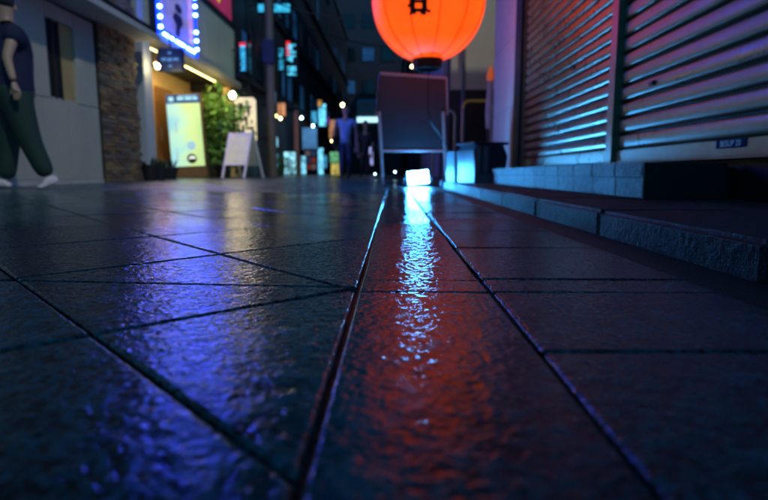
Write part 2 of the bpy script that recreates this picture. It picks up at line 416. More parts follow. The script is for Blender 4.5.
# pale rendered panels and dark pillar at the far end
for k, (z0, z1) in enumerate(((.20, .95), (.956, 1.75), (1.756, 2.55), (2.556, 3.5))):
    sh(MB().bbox(SX-.03, SX+.078, 6.50, 7.96, z0, z1, .005), 'wall_panel', M_WALLPINK)
sh(MB().box(SX-.06, SX+.078, 6.20, 6.495, .2, 3.5), 'pillar', M_DARKMETAL)
# shutters
def shutter(y0, y1, pitch, zb, zt, mat, bottom, cv=1.0):
    root = link('roller_shutter', None, shop, (0, 0, 0)); root.empty_display_size = .1
    n = int((zt - zb - bottom) / pitch)
    L = y1 - y0
    prof = [(.030, 0), (.016, .001), (.004, .004), (.000, .010), (-.0045*cv, pitch*.25), (-.006*cv, pitch*.47), (-.0042*cv, pitch*.70), (.000, pitch*.79), (.007, pitch*.825), (.018, pitch*.84), (.030, pitch*.845)]
    mb = MB(); vs = [(x, t, z) for t in (-L/2, L/2) for x, z in prof]; k = len(prof)
    mb.add(vs, [(i, i+1, k+i+1, k+i) for i in range(k-1)]); mb.sm = True
    me = mb.mesh('slat'); me.materials.append(mat)
    for i in range(n):
        s = link('slat', me, root, (rnd.uniform(-.0015, .0015), (y0+y1)/2 - O.y, zb + bottom + i*pitch))
        s.rotation_euler = (rnd.uniform(-.0006, .0006), rnd.uniform(-.012, .012), 0)
    sh(MB().bbox(SX-.012, SX+.03, y0, y1, zb, zb + bottom - .008, .004), 'bottom_bar', mat, root)
    sh(MB().box(SX+.031, SX+.05, y0, y1, zb, zt), 'backing', M_BLACK, root)
    return root
s1 = shutter(3.72, 6.17, .087, .250, 2.34, M_SHUT, .085)
s2 = shutter(-1.6, 3.60, .098, .250, 2.34, M_SHUT2, .078, .55)
sh(MB().bbox(SX-.04, SX+.05, 3.605, 3.715, .235, 2.36, .006), 'rail_post', M_RAIL)
sh(MB().bbox(SX-.03, SX+.05, 6.172, 6.199, .235, 2.36, .004), 'rail_post', M_RAIL)
sh(MB().bbox(SX-.035, SX+.06, -1.6, 3.60, .2405, .2475, .002), 'sill', M_RAIL)
for (px, py, root) in ((573, 68, s1), (652, 83, s2)):
    p = at(px, py, X=SX-.012)
    sh(MB().bbox(SX-.022, SX-.004, p.y-.028, p.y+.028, p.z-.012, p.z+.012, .004), 'lock', M_DARKMETAL, root)
# maker's plate with lettering
p = at(731, 143.5, X=SX-.013); M_PLATE = plain('blue_plate', (.005, .035, .14), .8, 0, .1, spec=.1)
pl = sh(MB().bbox(SX-.0165, SX-.0122, p.y-.104, p.y+.104, p.z-.018, p.z+.018, .0015), 'maker_plate', M_PLATE, s2)
M_PLTXT = plain('plate_lettering', (.75, .85, .9), .5, 0, .1)
def text_mesh(txt, size, mat, name, parent, loc, rot, depth=.0006, bold=0.0):
    cu = bpy.data.curves.new(name, 'FONT'); cu.body = txt; cu.size = size; cu.align_x = 'CENTER'; cu.align_y = 'CENTER'; cu.extrude = depth; cu.offset = bold
    to = bpy.data.objects.new(name, cu); COL.objects.link(to)
    dg = bpy.context.evaluated_depsgraph_get(); me = bpy.data.meshes.new_from_object(to.evaluated_get(dg))
    bpy.data.objects.remove(to); me.name = name; me.materials.clear(); me.materials.append(mat)
    o = link(name, me, parent, loc); o.rotation_euler = rot; return o
text_mesh('BESUP 20', .036, M_PLTXT, 'lettering', s2, (-.0172, p.y - O.y, p.z), (R(90), 0, R(-90)), .0004, .0003)

# granite step in front of the left shutter
step = thing('entrance_step', 'granite tiled step below the roller shutter lit blue along its front', 'step', (STEP_F, STEP_Y, KZ))
S0 = Vector((STEP_F, STEP_Y, KZ))
m = MB().box(.008, SX+.02-STEP_F, .008, 3.6, 0, STEP_Z-KZ-.02); m.build('core', M_BLACK, step)
zc = (STEP_Z-KZ)*.58
k = 0; y = 0.0
while y < 3.5:
    L = .31 if k else .30
    MB().bbox(-.004, .02, y+.003, y+L-.003, .0, zc-.003, .003).build('riser_tile', M_TILE, step)
    MB().bbox(-.012, .30, y+.003, y+L-.003, zc+.003, STEP_Z-KZ, .005).build('tread_tile', M_TILE, step)
    y += L; k += 1
MB().bbox(-.010, .345, -.012, .001, .0, STEP_Z-KZ-.003, .002).build('end_tile', M_BLACK, step)

# ------------------------------------------------------------------ paper lantern
LY = 6.2; lp = at(428.5, 1, Y=LY); LR = .600
lan = thing('paper_lantern', 'huge round glowing orange paper lantern with black brushed character', 'lantern', lp)
def lantern_body():
    n = 96; prof = []
    K = 46
    for i in range(K+1):
        t = -1 + 2*i/K; a = t*R(74); rib = .004*abs(math.sin(math.pi*i))
        for s_ in (0, .5):
            if i == K and s_: continue
            aa = (-1 + 2*(i+s_)/K)*R(74)
            r = LR*math.cos(aa)*(1 if s_ else .990); prof.append((r, LR*1.04*math.sin(aa)))
    return MB().lathe(prof, n)
def lantern_mat():
    m, nt, p = nodemat('lantern_paper')
    p.inputs['Base Color'].default_value = (.85, .18, .05, 1); p.inputs['Roughness'].default_value = .55
    n = noise(nt, position(nt), 5, 3)
    nt.links.new(ramp(nt, n, [(.3, (1.0, .075, .002)), (.7, (1.0, .10, .004))]), p.inputs['Emission Color'])
    p.inputs['Emission Strength'].default_value = 1.3
    return m
M_LAN = lantern_mat(); M_SEAM = em('lantern_seam', (.9, .035, .002), .55)
body = lantern_body().build('paper_shade', M_LAN, lan, True)
for k in range(12):
    w = 2*math.pi*k/12 + R(8)
    pts = [(LR*1.002*math.cos(a)*math.cos(w), LR*1.002*math.cos(a)*math.sin(w), LR*1.042*math.sin(a)) for a in [R(-74 + 148*i/24) for i in range(25)]]
    MB().tube(pts, .005, 5).build('seam', M_SEAM, lan)
zb = -LR*1.04*math.sin(R(74))
for s_, zz in ((-1, zb), (1, -zb)):
    MB().lathe([(0, zz-.06), (.12, zz-.06), (.138, zz-.10), (.146, zz-.10), (.148, zz-.09), (.165, zz+.035), (.158, zz+.04), (0, zz+.04)], 32).build('end_ring', M_BLACK, lan, False)
M_WARMBULB = em('warm_bulb', (1, .62, .25), 14)
M_HOOK = plain('hook_metal', (.45, .35, .22), .4, .8, .1)
MB().tube([(-.17, -.02, zb+.03), (-.15, -.02, zb-.11)], .012, 8).build('hanger', M_HOOK, lan)
# black brushed character on the paper facing the street
def on_lantern(px, py):            # where the brush touched: the photo's ray meets the lantern's skin
    d = ray(px, py); o = Vector((0, 0, EYE)) - lp; k = Vector((1, 1, 1/1.04)); d = Vector(a*b for a, b in zip(d, k)); o = Vector(a*b for a, b in zip(o, k))
    A, Bq, Cq = d.dot(d), 2*o.dot(d), o.dot(o) - (LR*1.004)**2
    t = (-Bq - math.sqrt(max(0, Bq*Bq - 4*A*Cq)))/(2*A); h = o + d*t; return Vector((h.x, h.y, h.z*1.04))
ink = MB()
def stroke(pts, r):
    out = []
    for (a, b) in zip(pts, pts[1:]):
        for i in range(5): t = i/5; out.append(on_lantern(a[0]+(b[0]-a[0])*t, a[1]+(b[1]-a[1])*t))
    out.append(on_lantern(*pts[-1])); ink.tube(out, r*1.25, 6)
for q, r in (([(412.5, -22), (412.5, 9.5)], .021), ([(424.5, -22), (424.5, 9.5)], .021), ([(411, -8), (426, -8)], .012), ([(411, -22), (426, -22)], .013), ([(411, 1), (426, 1)], .013), ([(411, 10), (426, 10)], .014),
             ([(413.5, 10), (410.2, 14.2)], .013), ([(413.5, 10), (414.8, 14)], .011), ([(423.5, 10), (421.2, 14)], .011), ([(423.5, 10), (425, 14.5)], .013), ([(424, 9), (430.5, 11.5)], .011), ([(411, 4), (408, 6)], .011),
             ([(404, -30), (433, -30)], .013), ([(418, -40), (418, -22)], .013)):
    stroke(q, r)
ink.build('brushed_character', M_BLACK, lan)
# arm that carries it and its power cable
MB().tube([(0, 0, -zb+.03), (0, 0, 2.98-lp.z)], .008, 8).build('hanging_rod', M_DARKMETAL, lan)
arm = thing('lantern_bracket', 'dark metal bracket arm reaching out from shop wall above the lantern', 'bracket', (SX-.075, LY+.03, 3.0))
MB().tube([(0, 0, 0), (lp.x-SX, 0, 0)], .018, 10).build('arm', M_DARKMETAL, arm)
MB().tube([(0, 0, .28), (-.55, 0, .015)], .010, 8).build('brace', M_DARKMETAL, arm)
MB().bbox(-.0, .015, -.05, .05, -.08, .36, .004).build('wall_plate', M_DARKMETAL, arm)
def sag(p, q, dip, n=16):
    p, q = Vector(p), Vector(q)
    return [p.lerp(q, i/n) - Vector((0, 0, dip*4*(i/n)*(1-i/n))) for i in range(n+1)]
c0 = lp + Vector((.01, 0, zb-.05))
pts = [c0, c0 + Vector((.0, .01, -.2)), c0 + Vector((.02, .1, -.55)), at(440, 135, Y=6.6), at(446, 146, Y=7.0), at(452, 178, Y=7.1), at(446, 187.5, Y=7.05), at(428, 187.5, Y=7.1)]
def smooth(pts, n=6):
    out = []; P = [pts[0]] + pts + [pts[-1]]
    for i in range(1, len(P)-2):
        for k in range(n):
            t = k/n; a, b, c, d = P[i-1], P[i], P[i+1], P[i+2]
            out.append(.5*((2*b) + (c-a)*t + (2*a-5*b+4*c-d)*t*t + (3*b-a-3*c+d)*t**3))
    return out + [pts[-1]]
tag(MB().tube(smooth([Vector(p) for p in pts]), .006, 6).build('power_cable', M_BLACK), 'thin black cable hanging from the lantern down to the floodlight', 'cable')

# ------------------------------------------------------------------ folding signboard, floodlight and clutter beyond the step
BY = 7.35
M_BOARD = plain('dark_board', (.035, .035, .045), .5, 0, .3, 3, .001)
M_LEG = plain('pale_pink_metal', (.50, .40, .40), .4, .3, .15)
brd = thing('folding_signboard', 'tall folding street signboard seen from its dark back on slim pale legs', 'signboard', (at(415, 187, Y=BY).x, BY, gz(.3, BY)))
bo = brd.location
def L(px, py, Y=BY): return at(px, py, Y=Y) - bo
tl, tr, bl, br = L(380, 73.5), L(446.5, 78), L(377, 150), L(446, 150.5)
m = MB()
vs = [tl, tr, br, bl]; m.add([v + Vector((0, -.014, 0)) for v in vs] + [v + Vector((0, .014, 0)) for v in vs], [(0,1,2,3), (7,6,5,4), (0,4,5,1), (1,5,6,2), (2,6,7,3), (3,7,4,0)])
m.build('panel', M_BOARD, brd)
off = Vector((0, -.002, 0))
MB().tube([tl + off, tr + off], .020, 8).build('top_rail', M_LEG, brd)
MB().tube([tl + off, L(377, 115)], .016, 8).build('side_rail', M_DARKMETAL, brd)
MB().tube([tr + off, L(447, 115)], .016, 8).build('side_rail', M_LEG, brd)
def leg(p, q, r=.021):
    MB().tube([p, q], r, 8).build('leg', M_LEG, brd)
q = L(383, 186.0); q.z = .015; leg(L(379, 112) + Vector((0, -.036, 0)), q)
q = L(446, 186.0); q.z = .015; leg(L(443, 112) + Vector((0, -.036, 0)), q)
MB().tube([L(380.5, 151) + Vector((0, -.03, 0)), L(444.5, 151) + Vector((0, -.03, 0))], .017, 8).build('cross_rail', M_LEG, brd)
for px in (382, 445):
    p = L(px, 76) + Vector((0, .02, 0)); MB().tube([p, Vector((p.x, .62, .015))], .018, 8).build('rear_leg', M_DARKMETAL, brd)
q = L(383, 180) + Vector((0, -.02, 0)); MB().tube([Vector((q.x, 0, .10)), Vector((q.x + .82, 0, .10))], .012, 8).build('foot_rail', M_DARKMETAL, brd)

FY = 7.0
fp = at(418, 187, Y=FY); fl = thing('floodlight', 'small blazing blue white floodlight lying on the wet paving before the signboard', 'floodlight', (fp.x, FY, gz(.3, FY)))
FM = Matrix.Translation((0, 0, .115)) @ Matrix.Rotation(R(-14), 4, 'X') @ Matrix.Rotation(R(-6), 4, 'Y')
MB().bbox(-.15, .15, .005, .05, -.095, .095, .01, FM).build('housing', M_BLACK, fl)
for k in range(8): MB().box(-.13+.035*k, -.12+.035*k, .048, .075, -.08, .08, FM).build('cooling_fin', M_BLACK, fl)
M_FLOOD = em('floodlight_leds', (.05, .38, 1.0), 280)
MB().bbox(-.125, .125, -.030, .0045, -.076, .076, .003, FM).build('lens', M_FLOOD, fl)
MB().tube([(-.17, .02, .115), (-.17, .03, .012), (.17, .03, .012), (.17, .02, .115)], .008, 8).build('stand', M_DARKMETAL, fl)

M_BIN = plain('dark_blue_plastic', (.03, .05, .09), .4, 0, .2, 4)
M_PALEP = plain('pale_plastic', (.16, .20, .24), .4, 0, .12, 4)
binx = thing('storage_bin', 'bulky dark lidded storage bin with two pale upright ribs beside the step', 'bin', (.90, 6.16, KZ), R(20))
MB().bbox(.0, .44, .0, .42, 0, .10, .008).build('plinth', M_PALEP, binx)  # pale base added for the bright lit band along the step
MB().prism([(.01, .101), (.40, .101), (.42, .30), (.36, .415), (.04, .42), (-.01, .36)], 'y', .02, .42).build('box', M_BIN, binx)
for x0 in (.015, .11):
    MB().prism([(x0, .105), (x0+.055, .105), (x0+.055, .40), (x0+.025, .40), (x0, .35)], 'y', .002, .0195).build('rib', M_PALEP, binx)
MB().bbox(-.02, .43, .0, .44, .421, .45, .008).build('lid', M_BIN, binx)
p = at(459, 184, Y=6.9)
pb = thing('upright_crate', 'narrow pale crate lit bright blue standing on the kerb end by the bin', 'crate', (.76, 6.80, KZ), R(28))
MB().bbox(-.07, .07, -.09, .09, .0, .37, .01).build('body', M_PALEP, pb)
for z in (.09, .19, .29): MB().bbox(-.075, .075, -.095, .095, z, z+.018, .003).build('rim', M_PALEP, pb)
lowb = thing('floor_block', 'small pale block glowing blue on the paving at the kerb end', 'block', (.655, 7.0, gz(.6, 7)))
MB().bbox(-.06, .035, -.08, .08, 0, .08, .01).build('body', M_PALEP, lowb); MB().tube([(-.02, -.03, .08), (-.02, -.03, .105), (-.02, .03, .105), (-.02, .03, .08)], .006, 6).build('handle', M_DARKMETAL, lowb)

M_YEL = plain('yellow_paint', (.75, .55, .05), .4, 0, .2); M_PIPE = plain('galvanised_pipe', (.35, .33, .32), .4, .7, .2)
def hoop(x0, x1, Y, h, topmat, label):
    t = thing('hoop_barrier', label, 'barrier', ((x0+x1)/2, Y, gz(1, Y))); w = (x1-x0)/2; r = .10
    arc = lambda cx, s: [Vector((cx - s*r*math.cos(R(a)) * 1, 0, h - r + r*math.sin(R(a)))) for a in range(0, 91, 18)]
    A = arc(-w + r, 1); Bq = arc(w - r, -1)
    MB().tube([(-w, 0, 0), (-w, 0, h-r)], .019, 10).build('leg', M_PIPE, t); MB().tube([(w, 0, 0), (w, 0, h-r)], .019, 10).build('leg', M_PIPE, t)
    MB().tube(A + Bq[::-1], .021, 10).build('top_bar', topmat, t)
p0, p1 = at(463, 100, Y=8.6), at(492, 100, Y=8.6)
hoop(p0.x, p1.x, 8.6, at(470, 102, Y=8.6).z, M_YEL, 'hoop barrier pipe with yellow painted top standing behind the bin')
p0, p1 = at(443, 113, Y=8.9), at(455, 113, Y=8.9)
hoop(p0.x-.15, p1.x, 8.9, at(450, 112, Y=8.9).z, M_PIPE, 'bare grey hoop barrier pipe half hidden behind the signboard')
p = at(487, 140, Y=8.1)
um = thing('furled_parasol', 'slim furled pale parasol with orange tip leaning beside the shop corner', 'parasol', (p.x, 8.1, gz(1, 8)))
top = at(490.5, 71, Y=8.1) - um.location
MB().tube([(0, 0, 0), top*.55], .012, 8).build('pole', M_DARKMETAL, um)
MB().tube([top*.50, top*.62, top*.80, top*.93], [.03, .05, .045, .02], 10).build('furled_canopy', plain('parasol_cloth', (.5, .55, .6), .8), um)
MB().tube([top*.92, top*.97, top*1.04], [.045, .05, .015], 10).build('tip', em('orange_glow_tip', (.9, .16, .02), .35), um)  # tip is no lamp; its orange brightness is put in as glow

# building beyond the gap: cream upper wall, dark base
M_CREAM = plain('cream_wall', (.62, .56, .40), .7, 0, .08, 2)
cb = thing('cream_walled_building', 'building with plain cream upper wall over a dark base past the shutters', 'building', (.95, 9.3, 0))
MB().box(0, 5, .02, 7, 0, 1.52).build('base_wall', M_DARKWALL, cb)
MB().box(-.01, 5, 0, 7, 1.522, 4.6).build('upper_wall', M_CREAM, cb)
MB().box(-.12, -.012, .06, 7, 0, 4.6).build('side_wall', plain('blue_grey_wall', (.10, .11, .2), .7), cb)
MB().tube([(.19, -.05, 0), (.19, -.05, 4.6)], .028, 10).build('downpipe', plain('downpipe_paint', (.16, .15, .12), .5), cb)
MB().box(-.15, 5.1, -.1, 7.1, 4.602, 4.75).build('roof_edge', M_ROOF, cb)
for z in (1.2, .6): MB().bbox(.35, .95, -.02, .018, z-.25, z+.25, .004).build('panel', M_DARKMETAL, cb)

# ------------------------------------------------------------------ left side: panelled building with stone pillar
WX = -4.1
M_PANEL = plain('wall_panel_paint', (.40, .41, .36), .5, 0, .10, 1.5, .001, vary_obj=.12)
M_LEDGE = plain('concrete_ledge', (.40, .40, .40), .7, 0, .15, 4, .002)
M_BRICK = by_object('mixed_stone_brick', [(.18, .08, .05), (.12, .10, .08), (.26, .15, .07), (.09, .07, .07), (.22, .19, .15), (.15, .07, .05), (.30, .20, .10)])
M_MORTAR = plain('dark_mortar', (.04, .038, .036), .9)
ba = thing('panelled_building', 'grey panelled building with stone brick pillar and pale ledge behind the walker', 'building', (WX, 7, .02)); OA = Vector((WX, 7, .02))
def la(mb, name, mat, parent=ba, smooth=False, o=OA):
    mb.v = [tuple(Vector(v) - o) for v in mb.v]; return mb.build(name, mat, parent, smooth)
la(MB().box(WX-4, WX-.05, 1, 9.05, 0, 8), 'wall', M_MORTAR)
yj = [3.5 + .52*i for i in range(9)]
for a, b in zip(yj, yj[1:]):
    b2 = min(b, 7.87)
    la(MB().bbox(WX-.048, WX, a+.003, b2-.003, .10, 1.068, .004), 'wall_panel', M_PANEL)
la(MB().bbox(WX-.048, WX, 7.663, 7.872, .10, 1.068, .004), 'wall_panel', M_PANEL)
la(MB().bbox(WX-.048, WX+.015, 1, 7.872, 0, .097, .004), 'plinth', M_LEDGE)
WY0, WY1 = at(48, 60, X=WX).y, at(75.5, 60, X=WX).y
for a, b in ((1.6, 3.5), (3.5, 4.54), (4.54, 5.58), (5.58, WY0), (WY1, 7.87)):
    la(MB().bbox(WX-.048, WX, a+.003, b-.003, 1.074, 2.20, .004), 'wall_panel', M_PANEL)
la(MB().bbox(WX-.048, WX, WY0+.003, WY1-.003, 2.02, 2.20, .004), 'wall_panel', M_PANEL)
win = link('window', None, ba, (0, 0, 0))
la(MB().box(WX-.048, WX-.040, WY0, WY1, 1.074, 2.02), 'reveal', plain('ochre_reveal', (.42, .30, .13), .7, 0, .1), win)
la(MB().box(WX-.039, WX-.034, WY0+.02, WY0+.27, 1.08, 2.01), 'pane', plain('dark_glass', (.02, .025, .03), .08, 0, .1), win)
for y in (WY0+.01, WY0+.14, WY0+.28): la(MB().box(WX-.038, WX-.012, y-.012, y+.012, 1.076, 2.018), 'frame_bar', M_DARKMETAL, win)
la(MB().box(WX-.04, WX-.02, WY0, WY1, 1.0745, 1.095), 'sill', M_LEDGE, win)
la(MB().bbox(WX-.05, WX+.42, 1, 9.12, 2.245, 2.335, .006), 'ledge', M_LEDGE)
la(MB().box(WX-.05, WX+.38, 1, 9.10, 2.336, 2.42), 'ledge_gutter', M_DARKMETAL)
def bricks(parent_name, y0, y1, z0, z1, xf, rowh=.055):
    root = la(MB().box(WX-.05, xf-.035, y0, y1, z0, z1), parent_name, M_MORTAR)
    shapes = []
    for L in (.13, .19, .26):
        mb = MB().bbox(-.034, 0, -L/2+.004, L/2-.004, -rowh/2+.004, rowh/2-.004, .004); mb2 = MB().box(-.034, 0, -L/2+.004, L/2-.004, -rowh/2+.004, rowh/2-.004)
        me = mb2.mesh('brick'); me.materials.append(M_BRICK); shapes.append((L, me))
    z = z0 + rowh/2
    while z < z1 - rowh/2 + .001:
        y = y0
        while y < y1 - .06:
            L, me = rnd.choice(shapes)
            if y + L > y1: L, me = shapes[0]
            if y + L > y1 + .03: break
            link('brick', me, root, Vector((xf + rnd.uniform(-.006, .014), y + L/2, z)) - OA); y += L
        z += rowh
bricks('brick_pillar', 7.90, 9.04, .0, 2.24, WX+.05, .056)
bricks('upper_brick_wall', 5.3, 9.04, 2.425, 3.25, WX+.05, .062)

# ------------------------------------------------------------------ left side: bar with LED framed poster
M_GREEN = plain('grey_green_cladding', (.38, .42, .30), .6, 0, .15, 1.2, .002)
M_CANOPY = plain('canopy_trim', (.42, .40, .28), .5, 0, .15)
M_WARMWALL = plain('warm_plaster', (.55, .42, .22), .7, 0, .12, 2)
M_PALECOL = plain('pale_blue_column', (.42, .47, .52), .6, 0, .12, 2)
bb = thing('bar_building', 'bar with grey green cladding above a warmly lit open shopfront', 'building', (WX, 12, .04)); OB = Vector((WX, 12, .04))
lb = lambda mb, name, mat, parent=bb, smooth=False: la(mb, name, mat, parent, smooth, OB)
BE = 14.9
lb(MB().box(WX-5, WX-1.2, 9.07, BE, 0, 8), 'rear_wall', M_WARMWALL)
for k in range(5): 
    a = 9.25 + (BE-9.25)*k/5; b = 9.25 + (BE-9.25)*(k+1)/5
    lb(MB().bbox(WX-.10, WX-.0, a+.004, b-.004, 2.56, 3.86, .005), 'cladding_panel', M_GREEN)
lb(MB().box(WX-1.19, WX-.101, 9.07, BE, 2.50, 8), 'upper_floor', M_DARKWALL)
lb(MB().prism([(WX-.15, 2.36), (WX+.10, 2.36), (WX+.14, 2.42), (WX+.14, 2.50), (WX-.0, 2.555), (WX-.15, 2.555)], 'y', 9.6, BE+.05), 'canopy', M_CANOPY)
lb(MB().box(WX-.02, WX+.05, 9.25, BE, 3.865, 3.95), 'coping', M_DARKMETAL)
lb(MB().bbox(WX-.5, WX+.04, 9.3, 9.62, 0, 2.5, .01), 'column', M_PALECOL)
lb(MB().bbox(WX-.3, WX+.0, BE-.28, BE, 0, 2.355, .01), 'column', M_WARMWALL)
lb(MB().box(WX-1.19, WX-.2, 9.08, 9.14, 0, 2.495), 'gap_wall', M_DARKWALL)
M_DOORWOOD = plain('door_wood', (.22, .11, .04), .5, 0, .25, 3)
dr = lb(MB().bbox(WX-1.19, WX-1.14, 12.6, 13.5, 0, 2.1, .006), 'door', M_DOORWOOD)
lb(MB().tube([(WX-1.12, 12.7, .9), (WX-1.12, 12.7, 1.2)], .015, 8), 'handle', M_PIPE, dr)
for y in (11.0, 13.9): lb(MB().bbox(WX-1.19, WX-1.15, y-.35, y+.35, .8, 2.0, .006), 'window', em('warm_window', (1, .62, .22), 1.6, .4, 3))
# posters above the coping
for (a, b, z0, z1, c, nm) in ((11.2, 12.2, 3.99, 4.9, (.03, .02, .12), 'navy'), (12.25, 12.85, 3.99, 4.9, (.55, .5, .45), 'pale'), (12.9, 14.6, 3.99, 4.9, (.45, .03, .12), 'magenta')):
    po = lb(MB().box(WX+.0, WX+.035, a, b, z0, z1), 'poster_panel', em('poster_'+nm, c, .5, .3, 2))
    if nm == 'magenta': lb(MB().prism([(13.1, 4.25), (13.6, 4.12), (13.9, 4.55), (13.9, 4.9), (13.0, 4.9)], 'x', WX+.036, WX+.04), 'yellow_shape', em('poster_yellow', (.8, .55, .02), .7), po)
# LED framed picture sign flat on the facade
q0, q1 = at(158, 30, X=WX+.14).y, at(197, 30, X=WX+.14).y
zs = at(160, 36, X=WX+.14).z
led = thing('led_framed_picture', 'large framed picture ringed with blue white LED bulbs on the facade', 'illuminated sign', (WX, q0, zs))
W = q1 - q0; Hs = 2.1
M_BLUEFR = em('blue_glow_frame', (.003, .02, 1.0), 5.5); M_LED = em('led_bulb', (.022, .075, 1.0), 240)
MB().bbox(.0, .12, 0, W, 0, Hs, .01).build('backing_box', plain('navy_box', (.01, .015, .06), .4), led)
fw = .16
for (a, b, z0, z1) in ((.01, fw, .01, Hs-.01), (W-fw, W-.01, .01, Hs-.01), (fw+.001, W-fw-.001, .01, fw), (fw+.001, W-fw-.001, Hs-fw, Hs-.01)):
    MB().box(.1205, .135, a, b, z0, z1).build('glowing_border', M_BLUEFR, led)
pic = MB().box(.1205, .128, fw+.01, W-fw-.01, fw+.01, Hs-fw-.01).build('picture', em('picture_pale', (.5, .45, .8), .3, .5, 5), led)
mb = MB()
cy = W*.5; FS = 1.7
mb.prism([(cy + FS*a, b) for a, b in ((-.10, .19), (.02, .19), (.05, .36), (.14, .48), (.10, .60), (-.08, .60), (-.16, .48), (-.06, .38))], 'x', .1285, .131)
mb.prism([(cy + FS*(.02 + .10*math.cos(R(a))), 70*.01 + .08*math.sin(R(a))) for a in range(0, 360, 30)], 'x', .1285, .131)
mb.build('figure_print', plain('print_dark', (.03, .02, .05), .5), pic)
MB().box(.1285, .131, W-fw-.30, W-fw-.05, fw+.05, Hs-fw-.05).build('pink_print', em('print_pink', (.75, .35, .55), .6, .3), pic)
for yy in (.09, W-.09):
    z = .16
    for k in range(12):
        if k % 5 != 3: MB().lathe([(0, -.03), (.026, -.022), (.036, 0), (.026, .022), (0, .03)], 10, (.15, yy, z)).build('led_bulb', M_LED, led, True)
        z += .165
for k in range(3):
    a = .16 + (W-.28)*k/3; MB().bbox(.136, .165, a+.05, a+(W-.28)/3-.09, .055, .10, .012).build('led_tube', M_LED, led)
# small hanging sign under it
p = at(171, 60, Y=9.9)
hs = thing('hanging_box_sign', 'small dark blue hanging box sign with faint lettering below the LED picture', 'sign', (p.x, 9.9, p.z))
MB().bbox(-.22, .22, -.05, .05, -.19, .19, .01).build('box', plain('navy_sign', (.01, .03, .14), .35), hs)
M_FAINT = em('faint_blue_print', (.10, .3, .8), .35)
for (x0, x1, z0, z1) in ((-.15, -.06, -.02, .03), (-.04, .04, -.03, .03), (.06, .15, -.02, .03), (-.03, .03, .09, .13), (-.03, .03, -.13, -.09)):
    MB().box(x0, x1, -.053, -.0505, z0, z1).build('print_mark', M_FAINT, hs)
MB().tube([(0, 0, .19), (0, 0, .42)], .015, 6).build('hanger', M_DARKMETAL, hs)
def bulb(px, py, Y, r, label, mat, name='wall_bulb', drop=.12):
    p = at(px, py, Y=Y); t = thing(name, label, 'lamp', p)
    MB().lathe([(0, -r), (r*.6, -r*.8), (r, 0), (r*.75, r*.7), (r*.35, r*1.2)], 14).build('globe', mat, t, True)
    MB().tube([(0, 0, r*1.1), (0, 0, r*1.1+drop)], r*.35, 8).build('socket', M_DARKMETAL, t)
M_BULB = em('bulb_white_warm', (1, .80, .42), 110)
bulb(157.5, 66.5, 9.4, .035, 'tiny bright bulb beside the navy hanging box sign', M_BULB)
bulb(232.5, 95.5, 12.7, .065, 'round glowing warm bulb over the leafy potted tree', M_BULB)
M_CEIL = em('canopy_glow', (1, .72, .26), 10)
t = thing('added_canopy_glow', 'added long warm glow for the lit underside of the bar canopy', 'lamp', (WX-.32, 9.9, 2.50))  # added glow standing for the bright underside of the canopy
MB().bbox(-.10, .10, 0, 4.7, -.03, 0, .005).build('diffuser', M_CEIL, t); MB().bbox(-.12, .12, -.02, 4.72, 0.001, .025, .003).build('fitting', M_DARKMETAL, t)
t = thing('added_entrance_lamp', 'unseen round warm lamp added to brighten the bar entrance', 'lamp', (WX-.8, 12.2, 2.49))  # unseen lamp added to brighten the bar interior
MB().lathe([(0, -.05), (.14, -.045), (.18, 0)], 20).build('diffuser', em('added_lamp_glow', (1, .6, .2), 40), t); MB().lathe([(.19, -.01), (.19, .01), (0, .01)], 20).build('fitting', M_DARKMETAL, t)

# standing light box
SY = 12.6; p = at(190, 181.5, Y=SY)
ls = thing('standing_light_box', 'tilted standing light box sign with navy header and round emblems', 'illuminated sign', (p.x, SY, gz(-4, SY)), R(6))
LM = Matrix.Rotation(R(-2.5), 4, 'Y')
hB = at(190, 93, Y=SY).z - gz(-4, SY); wB = .72; b0 = .26
M_BROWN = plain('brown_frame', (.16, .10, .05), .5, 0, .2)
MB().bbox(-wB/2-.03, wB/2+.03, 0, .22, 0, hB, .012, LM).build('case', M_BROWN, ls)
def lightbox_mat():
    m, nt, p = nodemat('light_box_face'); tc = N(nt, 'ShaderNodeTexCoord'); sp = N(nt, 'ShaderNodeSeparateXYZ'); nt.links.new(tc.outputs['Object'], sp.inputs[0])
    f = mathn(nt, 'ADD', mathn(nt, 'MULTIPLY', sp.outputs[0], .9), .5)
    n = noise(nt, tc.outputs['Object'], 2.2, 2)
    f2 = mathn(nt, 'ADD', f, mathn(nt, 'MULTIPLY', mathn(nt, 'SUBTRACT', n, .5), .9))
    c = ramp(nt, f2, [(.1, (.25, .75, 1.0)), (.35, (.55, 1.0, .75)), (.6, (.75, 1.0, .35)), (.9, (.55, .85, .3))])
    nt.links.new(c, p.inputs['Emission Color']); p.inputs['Emission Strength'].default_value = .8; p.inputs['Base Color'].default_value = (.25, .35, .3, 1); return m
MB().box(-wB/2, wB/2, -.008, -.001, b0, hB-.22, LM).build('lit_face', lightbox_mat(), ls)
hd = MB().box(-wB/2, wB/2, -.008, -.001, hB-.215, hB-.03, LM).build('header', em('navy_header', (.01, .06, .22), .9), ls)
for (x0, x1, z0, z1) in ((-.30, -.20, -.17, -.08), (-.12, .02, -.15, -.09), (.05, .2, -.15, -.09), (.22, .32, -.15, -.09), (-.1, .3, -.07, -.055)):
    MB().box(x0, x1, -.012, -.0085, hB+z0, hB+z1, LM).build('header_print', em('pale_print', (.3, .7, 1), .9), hd)
M_INK = plain('emblem_ink', (.02, .02, .02), .5); M_EMP = em('emblem_pale', (.35, .6, .75), .8)
for (x, z, r, mm) in ((.07, .72, .10, M_EMP), (.07, .43, .11, M_INK)):
    MB().prism([(x + r*math.cos(R(a)), z + r*math.sin(R(a))) for a in range(0, 360, 18)], 'y', -.012, -.0085).build('emblem', mm, ls)
